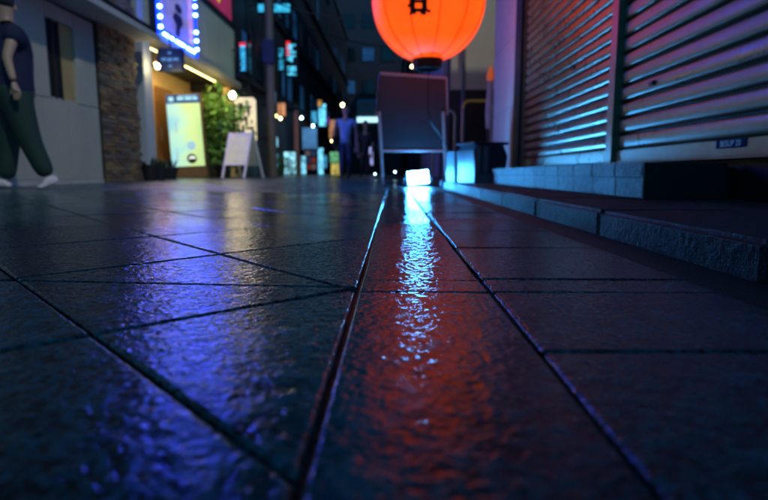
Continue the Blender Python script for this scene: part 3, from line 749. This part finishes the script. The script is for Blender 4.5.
MB().prism([(.0, .40), (.06, .44), (.14, .42), (.15, .47), (.06, .49), (.02, .46)], 'y', -.015, -.0125).build('emblem_mark', em('emblem_white', (.8, .9, .8), 1.2), ls)
for (x0, x1, z0, z1) in ((-.24, -.20, .35, .65), (-.22, -.17, 1.0, 1.25)): MB().box(x0, x1, -.012, -.0085, z0, z1, LM).build('column_print', M_EMP, ls)
# dark pots beside it
for (px, Y, r, h, lab) in ((150, 9.3, .14, .24, 'dark plant pot in the gap next to the brick pillar'), (160, 9.6, .13, .18, 'small dark plant pot at the foot of the pale column'), (170, 10.4, .16, .2, 'dark plant pot between the pale column and the standing light box')):
    p = at(px, 182, Y=Y); x = min(p.x, -3.75 if Y < 9.5 else p.x)
    t = thing('dark_plant_pot', lab, 'pot', (x, Y, gz(x, Y)), 0, 'pots by the column')
    MB().lathe([(0, .0), (r*.7, 0), (r, h), (r*1.08, h), (r*1.08, h*1.1), (r*.9, h*1.1), (r*.88, h*.95), (0, h*.95)], 20).build('pot', M_BLACK, t)
    mb = MB()
    for k in range(26):
        a = rnd.uniform(0, 6.28); l = rnd.uniform(.08, .2); b = Vector((math.cos(a)*r*.5, math.sin(a)*r*.5, h)); e = b + Vector((math.cos(a)*l*.6, math.sin(a)*l*.6, l)); s_ = Vector((-math.sin(a), math.cos(a), 0))*.018
        mb.add([b-s_*.5, b+s_*.5, (b+e)/2+s_, e, (b+e)/2-s_], [(0, 1, 2, 3, 4)])
    mb.build('leaves', plain('dark_leaf', (.025, .05, .03), .6), t)

# leafy potted tree
M_LEAF = plain('green_leaf', (.13, .30, .04), .5, 0, .5, 30)
def leafy(name, label, loc, h, rx, n, z0, leaf=.10, mat=M_LEAF, trunk=True):
    t = thing(name, label, 'plant', loc)
    if trunk:
        MB().lathe([(0, 0), (.14, 0), (.19, .3), (.17, .3), (.16, .27), (0, .27)], 18).build('pot', M_BLACK, t)
        for k in range(4):
            a = rnd.uniform(0, 6.28); MB().tube([(0, 0, .2), (math.cos(a)*.08, math.sin(a)*.08, h*.5), (math.cos(a)*rx*.6, math.sin(a)*rx*.6, h*.9)], [.022, .016, .006], 6).build('stem', M_DOORWOOD, t)
    mb = MB(); cl = [Vector((rnd.gauss(0, .42)*rx, rnd.gauss(0, .42)*rx, z0 + (h-z0)*rnd.random())) for _ in range(max(6, n//28))]
    for i in range(n):
        c = rnd.choice(cl) + Vector((rnd.gauss(0, .13), rnd.gauss(0, .13), rnd.gauss(0, .12)))*max(.5, rx/.4)
        d = Vector((rnd.gauss(0, 1), rnd.gauss(0, 1), rnd.gauss(-.3, .7))).normalized(); s_ = d.orthogonal().normalized(); s_.rotate(Matrix.Rotation(rnd.random()*6, 3, d)); l = leaf*rnd.uniform(.6, 1.3)
        mb.add([c, c + d*l*.4 + s_*l*.22, c + d*l, c + d*l*.4 - s_*l*.22], [(0, 1, 2, 3)])
    mb.build('crown', mat, t)
p = at(224, 178, Y=13.3)
leafy('potted_tree', 'bushy green potted tree glowing under the warm bulb', (p.x, 13.3, gz(-4, 13)), at(222, 101, Y=13.3).z - .05, .50, 1500, .40, .20)
# white panel sign with dark writing strokes
p = at(245, 120, Y=14.2); wp = thing('white_panel_sign', 'pale glowing rounded panel with dark brushed strokes above the A board', 'illuminated sign', (p.x, 14.2, p.z))
MB().bbox(-.27, .27, 0, .12, -.56, .56, .05).build('panel', em('panel_cream', (1, .85, .5), .8, .35, 3), wp)
for (x, z, a, b) in ((-.1, .3, .05, .12), (.05, .32, .12, .03), (.1, .2, .03, .1), (-.08, .02, .12, .03), (.04, -.02, .03, .12), (.12, -.2, .1, .03), (-.05, -.25, .03, .12), (.02, -.38, .13, .03)):
    MB().box(x-a, x+a, -.006, -.0005, z-b, z+b).build('brush_stroke', M_INK, wp)
MB().tube([(.1, .06, .56), (.1, .06, .9)], .02, 6).build('hanger', M_DARKMETAL, wp)
# A board
AY = 12.2; pA = at(243, 180, Y=AY)
ab = thing('white_a_board', 'white framed A board menu stand with bar light given as its own glow', 'signboard', (pA.x, AY, gz(pA.x, AY)), R(-28))
M_WHITE = plain('white_frame', (.75, .75, .72), .5, 0, .08); M_MENU = em('menu_face_glow', (.8, .85, .55), .22, .5, 6)  # menu face glows by itself, standing in for light from the bar
for s_, nm in ((-1, 'front'), (1, 'back')):
    T = Matrix.Translation((0, s_*.30, 0)) @ Matrix.Rotation(R(s_*16), 4, 'X')
    for x in (-.31, .31): MB().bbox(x-.022, x+.022, -.018, .018, 0, 1.02, .004, T).build('leg', M_WHITE, ab)
    for z in (.30, .98): MB().bbox(-.287, .287, -.018, .018, z-.02, z+.02, .004, T).build('rail', M_WHITE, ab)
    MB().box(-.287, .287, -.008, .008, .321, .959, T).build('menu_panel', M_MENU if s_ < 0 else M_WHITE, ab)
# ------------------------------------------------------------------ dark buildings further along the street
M_NIGHTWALL = [plain('night_wall_%d' % i, c, .6, 0, .25, 1.0) for i, c in enumerate(((.014, .018, .03), (.018, .025, .045), (.012, .016, .026), (.02, .02, .026)))]
M_PANE_D = plain('night_pane', (.01, .02, .03), .1); M_PANE_L = em('dim_blue_window', (.03, .16, .42), .22, .7, 1.5); M_PANE_T = em('teal_window', (.03, .30, .42), .5, .5, 2)
def tower(label, x0, x1, y0, y1, h, mat, faces, lit=.3, zstart=2.9, step=1.5, name='street_building'):
    t = thing(name, label, 'building', (x0, y0, .05))
    MB().box(min(0, x1-x0), max(0, x1-x0), 0, y1-y0, 0, h).build('wall', mat, t)
    MB().box(min(0, x1-x0)-.12, max(0, x1-x0)+.12, -.05, y1-y0+.05, h+.002, h+.25).build('parapet', M_ROOF, t)
    s_ = 1 if x1 < x0 else -1           # facade faces the street
    if 'f' in faces:
        z = zstart
        while z + 1.2 < h:
            y = .5
            while y + 1.0 < y1-y0:
                w = link('window', None, t, (0, y, z))
                MB().box(s_*.0, s_*.05, 0, 1.0, 0, 1.1).build('frame', M_DARKMETAL, w)
                MB().box(s_*.051, s_*.056, .05, .48, .05, 1.05).build('pane', M_PANE_L if rnd.random() < lit else M_PANE_D, w)
                MB().box(s_*.051, s_*.056, .52, .95, .05, 1.05).build('pane', M_PANE_L if rnd.random() < lit else M_PANE_D, w)
                y += step
            MB().box(s_*.002, s_*.12, 0, y1-y0, z-.28, z-.16).build('string_course', mat, t); z += 2.7
    return t
t1 = tower('dark narrow building with cyan lettered signs beyond the bar', WX, WX-5, 14.95, 19.8, 11, M_NIGHTWALL[2], 'f', .15)
t2 = tower('blue grey building with paired dim windows behind the slim utility pole', WX, WX-5, 19.9, 27, 13, M_NIGHTWALL[1], 'f', .55)
t3 = tower('tall dark building above the distant poster boards', WX, WX-5, 27.1, 37, 15, M_NIGHTWALL[0], 'f', .25)
t4 = tower('far dark building at the end of the left row', WX, WX-5, 37.1, 52, 12, M_NIGHTWALL[3], 'f', .2)
t5 = tower('tall dark building behind the cream walled one', 1.05, 6, 16.6, 27, 14, M_NIGHTWALL[0], 'f', .2)
t6 = tower('far dark building on the right row past the lantern', .8, 6, 27.1, 50, 13, M_NIGHTWALL[1], 'f', .3)
te = thing('street_end_building', 'dark blue building closing the far end of the street', 'building', (-1.5, 54, .05))
MB().box(-9, 11, 0, 6, 0, 17).build('wall', M_NIGHTWALL[1], te)
for z in (4.5, 7.5, 10.5, 13.5):
    for x in (-3.2, -1.4, .4, 2.2):
        w = link('window', None, te, (x, -.03, z)); MB().box(0, 1.2, -.02, .028, 0, 1.3).build('frame', M_DARKMETAL, w)
        MB().box(.06, 1.14, -.026, -.021, .06, 1.24).build('pane', M_PANE_L if rnd.random() < .3 else M_PANE_D, w)
# awning and lit band
p0, p1, p2 = at(357, 102, Y=30), at(379, 117, Y=30), at(379, 122, Y=30)
aw = thing('pale_awning', 'pale awning with glowing white strip along its foot far down the street', 'awning', (p0.x, 30, p1.z))
MB().prism([(0, 0), (0, p0.z-p1.z), (1.2, p0.z-p1.z+.3), (1.2, 0)], 'x', 0, p1.x-p0.x).build('cover', plain('awning_cloth', (.35, .4, .42), .7), aw)
MB().box(0, p1.x-p0.x, -.03, .1, p2.z-p1.z, -.005).build('light_strip', em('white_strip', (.45, .85, 1.0), 1.6), aw)
for x in (.02, p1.x-p0.x-.02): MB().tube([(x, .3, .05-p1.z+.1), (x, .3, 0)], .04, 6).build('post', M_DARKMETAL, aw)
# signs along the street: pixel box, distance, colour, strength, label
CY = (.05, .62, .95)
signs = [
 ((239.5, 45, 246.5, 71), 14.6, CY, 1.5, 'cyan lettered vertical sign with red tip just past the bar', 'letters'),
 ((268.5, 55, 273.5, 70), 17.5, CY, .9, 'small dim cyan vertical sign left of the red cornered one', 'letters'),
 ((278, 48, 284, 70), 18.2, CY, 1.1, 'cyan lettered sign beside the red cornered sign', 'letters'),
 ((286, 43, 297, 76), 19.0, (.10, .70, 1.0), 1.5, 'large cyan lettered vertical sign with red corner', 'letters'),
 ((258, 4, 268, 12), 16.5, CY, 1.0, 'short cyan sign high on the dark narrow building', 'plain'),
 ((274, 4, 290, 12), 18.5, CY, 1.2, 'wide cyan sign high beside the utility pole', 'plain'),
 ((270.5, 92, 276, 114), 17.0, (.25, .8, 1.0), .9, 'slim pale cyan sign above the green bush', 'plain'),
 ((276.5, 103, 285.5, 116), 17.6, (1.0, .42, .18), .8, 'peach coloured glowing sign over the distant shops', 'plain'),
 ((318.5, 104, 326, 126), 26.5, (.15, .72, 1.0), 2.0, 'bright cyan vertical sign in front of the tall dark building', 'plain'),
 ((311.5, 111, 316.5, 123), 25.0, (.08, .55, .95), 1.2, 'small square cyan sign beside the bright vertical one', 'plain'),
 ((318, 100, 322, 106), 26.0, (1.0, .5, .12), 1.0, 'small orange sign on top of the bright cyan sign', 'plain'),
 ((273.5, 137, 278, 147), 17.0, (.3, .8, 1.0), 1.3, 'short cyan light panel above another at the shop door', 'plain'),
 ((272.5, 154, 278, 168), 17.0, (.2, .7, 1.0), 1.3, 'lower cyan light panel at the shop door', 'stand'),
 ((284, 152, 296, 174), 18.0, (.35, .85, 1.0), 1.7, 'broad white cyan light panel standing by the bush', 'stand'),
 ((301, 156, 306, 174), 21.0, (.25, .75, 1.0), 1.6, 'thin cyan standing light panel left of the red poster board', 'stand'),
 ((318, 148, 323.5, 174), 24.0, (.2, .72, 1.0), 2.0, 'tall thin cyan standing light tube right of the red poster board', 'stand'),
 ((323.7, 155, 327, 168), 25.0, (.1, .5, .9), 1.0, 'short blue light panel behind the tall cyan tube', 'plain'),
 ((363, 136, 367.5, 149), 20.0, (.85, .45, 1.0), 2.0, 'pinkish white vertical sign above the distant dark figure', 'plain'),
 ((368.5, 147, 373, 165), 21.0, (.45, .5, 1.0), 1.4, 'violet white vertical sign right of the dark figure', 'plain'),
 ((329, 120, 336, 138), 30.0, (1.0, .45, .2), .7, 'warm orange shop glow left of the walking man', 'plain'),
 ((330, 152, 342, 163), 24.0, (.25, .8, .35), .8, 'green light panel of the far vending machine row', 'plain'),
 ((331, 163.5, 341, 175), 24.0, (.9, .7, .15), .9, 'yellow light panel of the far vending machine row', 'stand'),
 ((325, 117, 329, 123), 27.0, (.35, .05, .8), .8, 'small purple sign beside the bright cyan sign', 'plain'),
]
M_RED = em('red_sign', (.9, .02, .03), .9); cache = {}
for i, (bx, Y, c, st, label, kind) in enumerate(signs):
    a, b = at(bx[0], bx[1], Y=Y), at(bx[2], bx[3], Y=Y); w, h = b.x-a.x, a.z-b.z
    zbase = gz(-3, Y) if kind == 'stand' else b.z
    t = thing('street_sign', label, 'illuminated sign', ((a.x+b.x)/2, Y, zbase)); o = b.z - zbase
    mt = em('sign_light_%d' % i, c, st*.85, .75, 7)
    MB().bbox(-w/2-.03, w/2+.03, .0, .14, o-.03, o+h+.03, .01).build('case', M_DARKMETAL, t)
    if kind == 'letters':
        n = max(3, round(h/w*1.0)); 
        for k in range(n):
            z0 = o + h*k/n; hh = h/n
            for (x0, x1, u0, u1) in ((-.42, .42, .08, .26), (-.42, .1, .45, .62), (-.12, .12, .3, .9), (.2, .42, .45, .9), (-.42, .42, .74, .88)):
                if rnd.random() < .8: MB().box(x0*w, x1*w, -.012 - rnd.random()*.004, -.001, z0+u0*hh, z0+u1*hh).build('lit_letter', mt, t)
        if 'red' in label and 'beside' not in label and 'left of' not in label: MB().box(-w/2, w/2 if i == 0 else -w*.1, -.012, -.001, o+h*.93 if i == 0 else o+h*.62, o+h+.06).build('red_tip', M_RED, t)
    else: MB().box(-w/2, w/2, -.012, -.001, o, o+h).build('lit_face', mt, t)
    if kind == 'stand': MB().box(-w/2, w/2, 0.0, .2, 0, .03).build('foot', M_DARKMETAL, t)
    elif a.x < -2: MB().box(WX - (a.x+b.x)/2 - .02, -w/2-.031, .05, .09, o+h*.8, o+h*.8+.04).build('wall_arm', M_DARKMETAL, t)
    else: MB().tube([(0, .07, gz(-2, Y)-zbase), (0, .07, o)], .03, 6).build('post', M_DARKMETAL, t)
p = at(311, 163, Y=22); pb2 = thing('poster_board', 'dark red poster board standing between two cyan light panels', 'poster board', (p.x, 22, gz(-3, 22)))
MB().bbox(-.27, .27, 0, .05, .1, 1.0, .01).build('board', plain('poster_red', (.25, .03, .05), .6, 0, .5, 8), pb2)
for k in range(6): MB().box(-.22+.23*(k % 2), -.03+.23*(k % 2), -.006, -.0005, .2+.26*(k//2), .4+.26*(k//2)).build('poster', [em('poster_dim_a', (.5, .08, .06), .25), em('poster_dim_b', (.45, .3, .3), .2), em('poster_dim_c', (.05, .12, .3), .25)][k % 3], pb2)
for x in (-.25, .25): MB().tube([(x, .025, 0), (x, .025, .1)], .02, 6).build('leg', M_DARKMETAL, pb2)
p0, p1 = at(302, 128, Y=22.5), at(317, 150, Y=22.5)
wl = thing('pale_blue_wall_glow', 'pale blue wall given its own glow above the red poster board', 'panel', (p0.x, 22.5, gz(-3, 22)))  # light on the wall put in as the panel's own glow
MB().box(0, p1.x-p0.x, 0, .1, p1.z-.1, p0.z-.1).build('panel', em('pale_blue_wall_light', (.10, .30, .62), .6, .4, 2), wl); 
for x in (.03, p1.x-p0.x-.03): MB().tube([(x, .05, 0), (x, .05, p1.z-.1)], .03, 6).build('post', M_DARKMETAL, wl)
M_DOTC = em('cool_dot', (.5, .85, 1.0), 22); M_DOTW = em('warm_dot', (1.0, .72, .3), 22); M_DOTG = em('green_dot', (.7, .9, .25), 12)
for (px, py, Y, r, lab, mt) in ((276, 116, 16.8, .05, 'small greenish lamp under the peach sign', M_DOTG), (280.5, 118.5, 17.1, .05, 'small warm lamp under the peach sign', M_DOTW), (301.5, 118, 21.0, .06, 'cool white lamp left of the cyan signs', M_DOTC),
                              (313, 126, 22.2, .06, 'cool white lamp above the pale blue panel', M_DOTC), (332, 141, 20.0, .05, 'small warm lamp beside the walking man', M_DOTW), (342.5, 105, 18.5, .07, 'bright warm lamp above the walking man', M_DOTW),
                              (412, 66.5, 11.0, .035, 'bright warm lamp seen just under the lantern', M_DOTW), (375, 174, 12.5, .018, 'small cool ground lamp left of the signboard leg', M_DOTC), (395, 172, 13.5, .022, 'low cool lamp glowing behind the signboard legs', M_DOTC)):
    bulb(px, py, Y, r*.75, lab, mt, 'street_lamp_bulb', .3)
# utility pole, wires, bush
p = at(273, 178, Y=15.4); up = thing('utility_pole', 'slim dark utility pole rising in front of the dark building', 'pole', (p.x, 15.4, gz(-3, 15)))
MB().tube([(0, 0, 0), (0, 0, 9)], [.13, .10], 12).build('pole', plain('pole_paint', (.10, .085, .07), .6), up)
MB().bbox(-.16, .16, -.18, -.1, 3.0, 3.6, .02).build('junction_box', M_DARKMETAL, up)
MB().box(-.9, .9, -.05, .05, 7.6, 7.7).build('crossarm', M_DARKMETAL, up)
p = at(296.5, 172, Y=19.3); pp = thing('pink_post', 'faded pink post between the cyan light panels', 'post', (p.x, 19.3, gz(-3, 19)))
MB().tube([(0, 0, 0), (0, 0, 2.2)], .10, 10).build('shaft', plain('pink_paint', (.35, .16, .16), .6), pp); MB().lathe([(0, 2.2), (.13, 2.2), (.13, 2.26), (0, 2.3)], 10).build('cap', M_DARKMETAL, pp)
for k, (z, x0, x1, Y0, Y1) in enumerate(((6.2, -4.0, 1.0, 17, 20), (5.4, -4.0, .9, 21, 24), (4.9, -4.0, 1.0, 16.9, 18), (7.4, -3.9, 1.0, 19, 26))):
    tag(MB().tube(sag((x0, Y0, z+.4), (x1, Y1, z), .35), .018, 6).build('overhead_wire', M_BLACK), 'black overhead wire sagging across the street between the buildings', 'wire', 'overhead wires')
p = at(283, 178, Y=16.2); leafy('green_bush', 'low round green bush under the slim cyan sign', (p.x, 16.2, gz(-3, 16)), .42, .38, 350, .05, .10, plain('bush_leaf', (.03, .13, .02), .5), False)

# ------------------------------------------------------------------ people
def skin(name, chains, mat, parent, sub=2):
    verts = []; edges = []; rad = []; idx = {}
    for ch in chains:
        prev = None
        for (p, r) in ch:
            key = tuple(round(c, 4) for c in p)
            if key not in idx: idx[key] = len(verts); verts.append(tuple(p)); rad.append(r)
            i = idx[key]
            if prev is not None and prev != i: edges.append((prev, i))
            prev = i
    me = bpy.data.meshes.new(name); me.from_pydata(verts, edges, [])
    ob = bpy.data.objects.new(name, me); COL.objects.link(ob)
    ob.modifiers.new('s', 'SKIN'); sv = me.skin_vertices[0].data
    for i, r in enumerate(rad):
        sv[i].radius = r if isinstance(r, tuple) else (r, r); sv[i].use_root = (i == 0)
    ob.modifiers.new('d', 'SUBSURF').levels = sub; ob.modifiers['d'].render_levels = sub
    dg = bpy.context.evaluated_depsgraph_get(); m2 = bpy.data.meshes.new_from_object(ob.evaluated_get(dg))
    bpy.data.objects.remove(ob); m2.name = name; m2.materials.clear(); m2.materials.append(mat)
    for pl in m2.polygons: pl.use_smooth = True
    return link(name, m2, parent)
M_SKIN = plain('skin', (.42, .25, .17), .5, 0, .08)
M_HAIR = plain('dark_hair', (.012, .010, .010), .5, 0, .3, 40)
def person(label, base, J, mats, loose=1.0, bag=None):
    """J: joints relative to base; mats: shirt, trousers, shoe."""
    t = thing('person', label, 'person', base); V = {k: Vector(v) for k, v in J.items() if k != 'sleeve'}
    mid = lambda a, b, k=.5: V[a].lerp(V[b], k)
    head_up = (V['head'] - V['neck']).normalized()
    arms = []
    for s in 'rl':
        arms.append([(V['chest'], .10), (V['sh'+s], .055), (V['el'+s], .042), (V['wr'+s], .028)])
    legs = [[(V['pelvis'], .12), (V['hip'+s], .085), (V['kn'+s], .055), (V['an'+s], .04)] for s in 'rl']
    body = [[(V['pelvis'], .12), (mid('pelvis', 'chest'), .105), (V['chest'], .11), (V['neck'], .055), (V['head'] - head_up*.03, .075), (V['head'] + head_up*.05, .088), (V['head'] + head_up*.10, .06)]] + legs + arms
    b = skin('body', body, M_SKIN, t)
    fwd = Vector(J.get('fwd', (-1, 0, 0)))
    # hands with fingers, joined as one mesh each with the forearm end
    for s in 'rl':
        w = V['wr'+s]; d = (w - V['el'+s]).normalized(); side = d.cross(Vector((0, 1, 0))).normalized(); 
        palm = w + d*.08; hand = [[(w, .026), (w + d*.04, (.034, .016)), (palm, (.036, .015))]]
        for k, (o, ln) in enumerate(((-.027, .065), (-.009, .075), (.009, .072), (.027, .055))):
            r0 = palm + side*o; hand.append([(palm, (.036, .015)), (r0 + d*.015, .009), (r0 + d*(.015+ln*.5) + fwd*.008, .008), (r0 + d*(.015+ln) + fwd*.02, .007)])
        hand.append([(w + d*.04, (.034, .016)), (w + d*.06 + side*-.038, .010), (w + d*.105 + side*-.05 + fwd*.01, .008)])
        skin('hand', hand, M_SKIN, t, 1)
    # face features
    fx = fwd.normalized(); sd = fx.cross(Vector((0, 0, 1))).normalized(); hc = V['head']
    fm = MB().prism([(0, 0), (0, 0)], 'x', 0, 0); fm = MB()
    nb = hc + fx*.085 + Vector((0, 0, .0)); fm.add([nb + Vector((0, 0, .035)), nb + sd*.016 - Vector((0, 0, .015)), nb - sd*.016 - Vector((0, 0, .015)), nb + fx*.028 - Vector((0, 0, .012))], [(0, 1, 3), (0, 3, 2), (1, 2, 3)])
    fm.build('nose', M_SKIN, t, True)
    for s_ in (-1, 1):
        e = hc + sd*.086*s_ + Vector((0, 0, .01)); MB().tube([e - Vector((0, 0, .03)), e + sd*s_*.012, e + Vector((0, 0, .03))], [.006, .014, .008], 8).build('ear', M_SKIN, t, True)
        MB().lathe([(0, -.009), (.007, -.005), (.009, 0), (.007, .005), (0, .009)], 10, tuple(hc + fx*.084 + sd*.032*s_ + Vector((0, 0, .035)))).build('eye', M_BLACK, t, True)
    # clothes
    L_ = loose
    sh_ = [[(V['pelvis'] - Vector((0, 0, .04)), .160*L_), (V['pelvis'] + Vector((0, 0, .05)), .156*L_), (mid('pelvis', 'chest'), .150*L_), (V['chest'], .145*L_), (mid('chest', 'neck', .75), .075)]]
    for s in 'rl': sh_.append([(V['chest'], .145*L_), (V['sh'+s], .082*L_), (V['sh'+s].lerp(V['el'+s], J.get('sleeve', .6)), .066*L_)])
    skin('shirt', sh_, mats[0], t)
    tr_ = [[(V['pelvis'] + Vector((0, 0, .09)), .138*L_), (V['pelvis'], .146*L_)]]
    for s in 'rl':
        tr_.append([(V['pelvis'], .146*L_), (V['hip'+s], .112*L_), (V['hip'+s].lerp(V['kn'+s], .5), .100*L_), (V['kn'+s], .082*L_), (V['kn'+s].lerp(V['an'+s], 1.02), .066*L_)])
    skin('trousers', tr_, mats[1], t)
    for s in 'rl':
        a = V['an'+s]; toe = V['toe'+s]; d = toe - a; f2 = Vector((d.x, d.y, 0)).normalized()
        heel = V.get('heel'+s, a - f2*.05 - Vector((0, 0, .045)))
        so = skin('shoe', [[(heel, (.036, .03)), (heel.lerp(toe, .45) + Vector((0, 0, .02)), (.042, .04)), (toe - f2*.02, (.040, .024)), (toe + f2*.02, (.028, .016))], [(heel.lerp(toe, .45) + Vector((0, 0, .02)), (.042, .04)), (a, .042)]], mats[2], t, 2)
    up = head_up
    hr = [[(hc - fx*.045 - up*.02, .062), (hc - fx*.035 + up*.05, .090), (hc - fx*.005 + up*.105, .072), (hc + fx*.035 + up*.105, .048)]]
    skin('hair', hr, M_HAIR, t)
    return t
# the walker by the panelled wall (back three-quarter, heading left)
PY = 5.15; pb_ = at(14, 188, Y=PY); base = Vector((pb_.x, PY, gz(pb_.x, PY)))
def J(px, py, dy=0): p = at(px, py, Y=PY) - base; return (p.x, p.y + dy, p.z)
jw = dict(pelvis=J(13, 94), chest=J(9, 42), neck=J(6, 22), head=J(4, 7), shr=J(23, 37, -.12), elr=J(22, 62, -.20), wrr=J(30, 85, -.22),
          shl=J(-6, 36, .15), ell=J(-16, 60, .2), wrl=J(-24, 80, .15), hipr=J(20, 100, -.05), knr=J(34, 143, -.05), anr=J(50, 177, -.03), toer=J(46, 187, -.1),
          heelr=J(59, 180, .0), hipl=J(6, 100, .06), knl=J(4, 143, .06), anl=J(5, 180, .02), toel=J(-12, 189, -.02), fwd=(-.85, .5, 0), sleeve=.45)
jw['heell'] = (J(11, 189)[0], .02, .03); jw['toel'] = (jw['toel'][0], -.02, .03)
M_NAVY = plain('navy_cotton', (.006, .008, .04), .8, 0, .25, 12); M_GRN = plain('dark_green_cotton', (.007, .028, .021), .8, 0, .25, 10); M_SHOE = plain('pale_shoe', (.62, .52, .55), .6, 0, .1)
w1 = person('person in navy T-shirt, dark green trousers and pale shoes striding past panelled wall', base, jw, (M_NAVY, M_GRN, M_SHOE), 1.22)
# the man in a blue shirt coming down the street
PY = 13.2; pb_ = at(345, 178.3, Y=PY); base = Vector((pb_.x, PY, gz(pb_.x, PY)))
jm = dict(pelvis=J(345, 143), chest=J(345.5, 125), neck=J(346, 116), head=J(346, 111), shr=J(354, 121), elr=J(356.5, 134, .03), wrr=J(356, 146, -.02), shl=J(337.5, 121), ell=J(334.5, 133, .03), wrl=J(336, 144, -.06),
          hipr=J(348.5, 145), knr=J(349, 160, -.05), anr=J(348.5, 174.5, .1), toer=J(349, 177.3, -.08), hipl=J(341.5, 145), knl=J(342, 161, -.12), anl=J(342, 175.5, -.2), toel=J(341.5, 178, -.36), fwd=(0, -1, 0), sleeve=.5)
for s in 'rl': jm['toe'+s] = (jm['toe'+s][0], jm['toe'+s][1], .03); jm['an'+s] = (jm['an'+s][0], jm['an'+s][1], .09); jm['heel'+s] = (jm['an'+s][0], jm['an'+s][1] + .05, .035)
w2 = person('man in light blue shirt and dark trousers walking down the street with shoulder bag', base, jm, (plain('blue_shirt', (.30, .45, .75), .8, 0, .15, 12), plain('slate_trousers', (.04, .06, .10), .8), M_BLACK), .86)
bg_ = thing('shoulder_bag', 'dark shoulder bag hanging at the blue shirted man\'s side', 'bag', base + Vector(jm['wrl']) + Vector((-.03, 0, -.05)))
MB().bbox(-.05, .05, -.14, .14, -.06, .24, .03).build('pouch', M_BLACK, bg_)
MB().tube([(0, .1, .22), (.05, .06, .5), Vector(jm['shl']) - Vector(jm['wrl']) + Vector((.03, 0, .12)), (.05, -.08, .5), (0, -.1, .22)], .012, 6).build('strap', M_BLACK, bg_)
# dark figure further back
PY = 17.0; pb_ = at(365, 177.3, Y=PY); base = Vector((pb_.x, PY, gz(pb_.x, PY)))
jd = dict(pelvis=J(365, 154), chest=J(365.5, 138), neck=J(365.5, 129.5), head=J(365.5, 125), shr=J(371.5, 134), elr=J(373, 144), wrr=J(371.5, 153, -.06), shl=J(359.5, 134), ell=J(358, 144), wrl=J(358.5, 153, -.05),
          hipr=J(367.5, 155.5), knr=J(368, 166), anr=J(368, 175.5), toer=J(368.5, 177, -.15), hipl=J(362.5, 155.5), knl=J(362, 166, -.06), anl=J(361.5, 175.5), toel=J(361.5, 177, -.15), fwd=(0, -1, 0), sleeve=.9)
for s in 'rl': jd['toe'+s] = (jd['toe'+s][0], jd['toe'+s][1], .03); jd['an'+s] = (jd['an'+s][0], jd['an'+s][1], .09); jd['heel'+s] = (jd['an'+s][0], jd['an'+s][1] + .05, .035)
w3 = person('distant person all in dark clothes standing past the man in blue shirt', base, jd, (M_BLACK, M_BLACK, M_BLACK), .88)
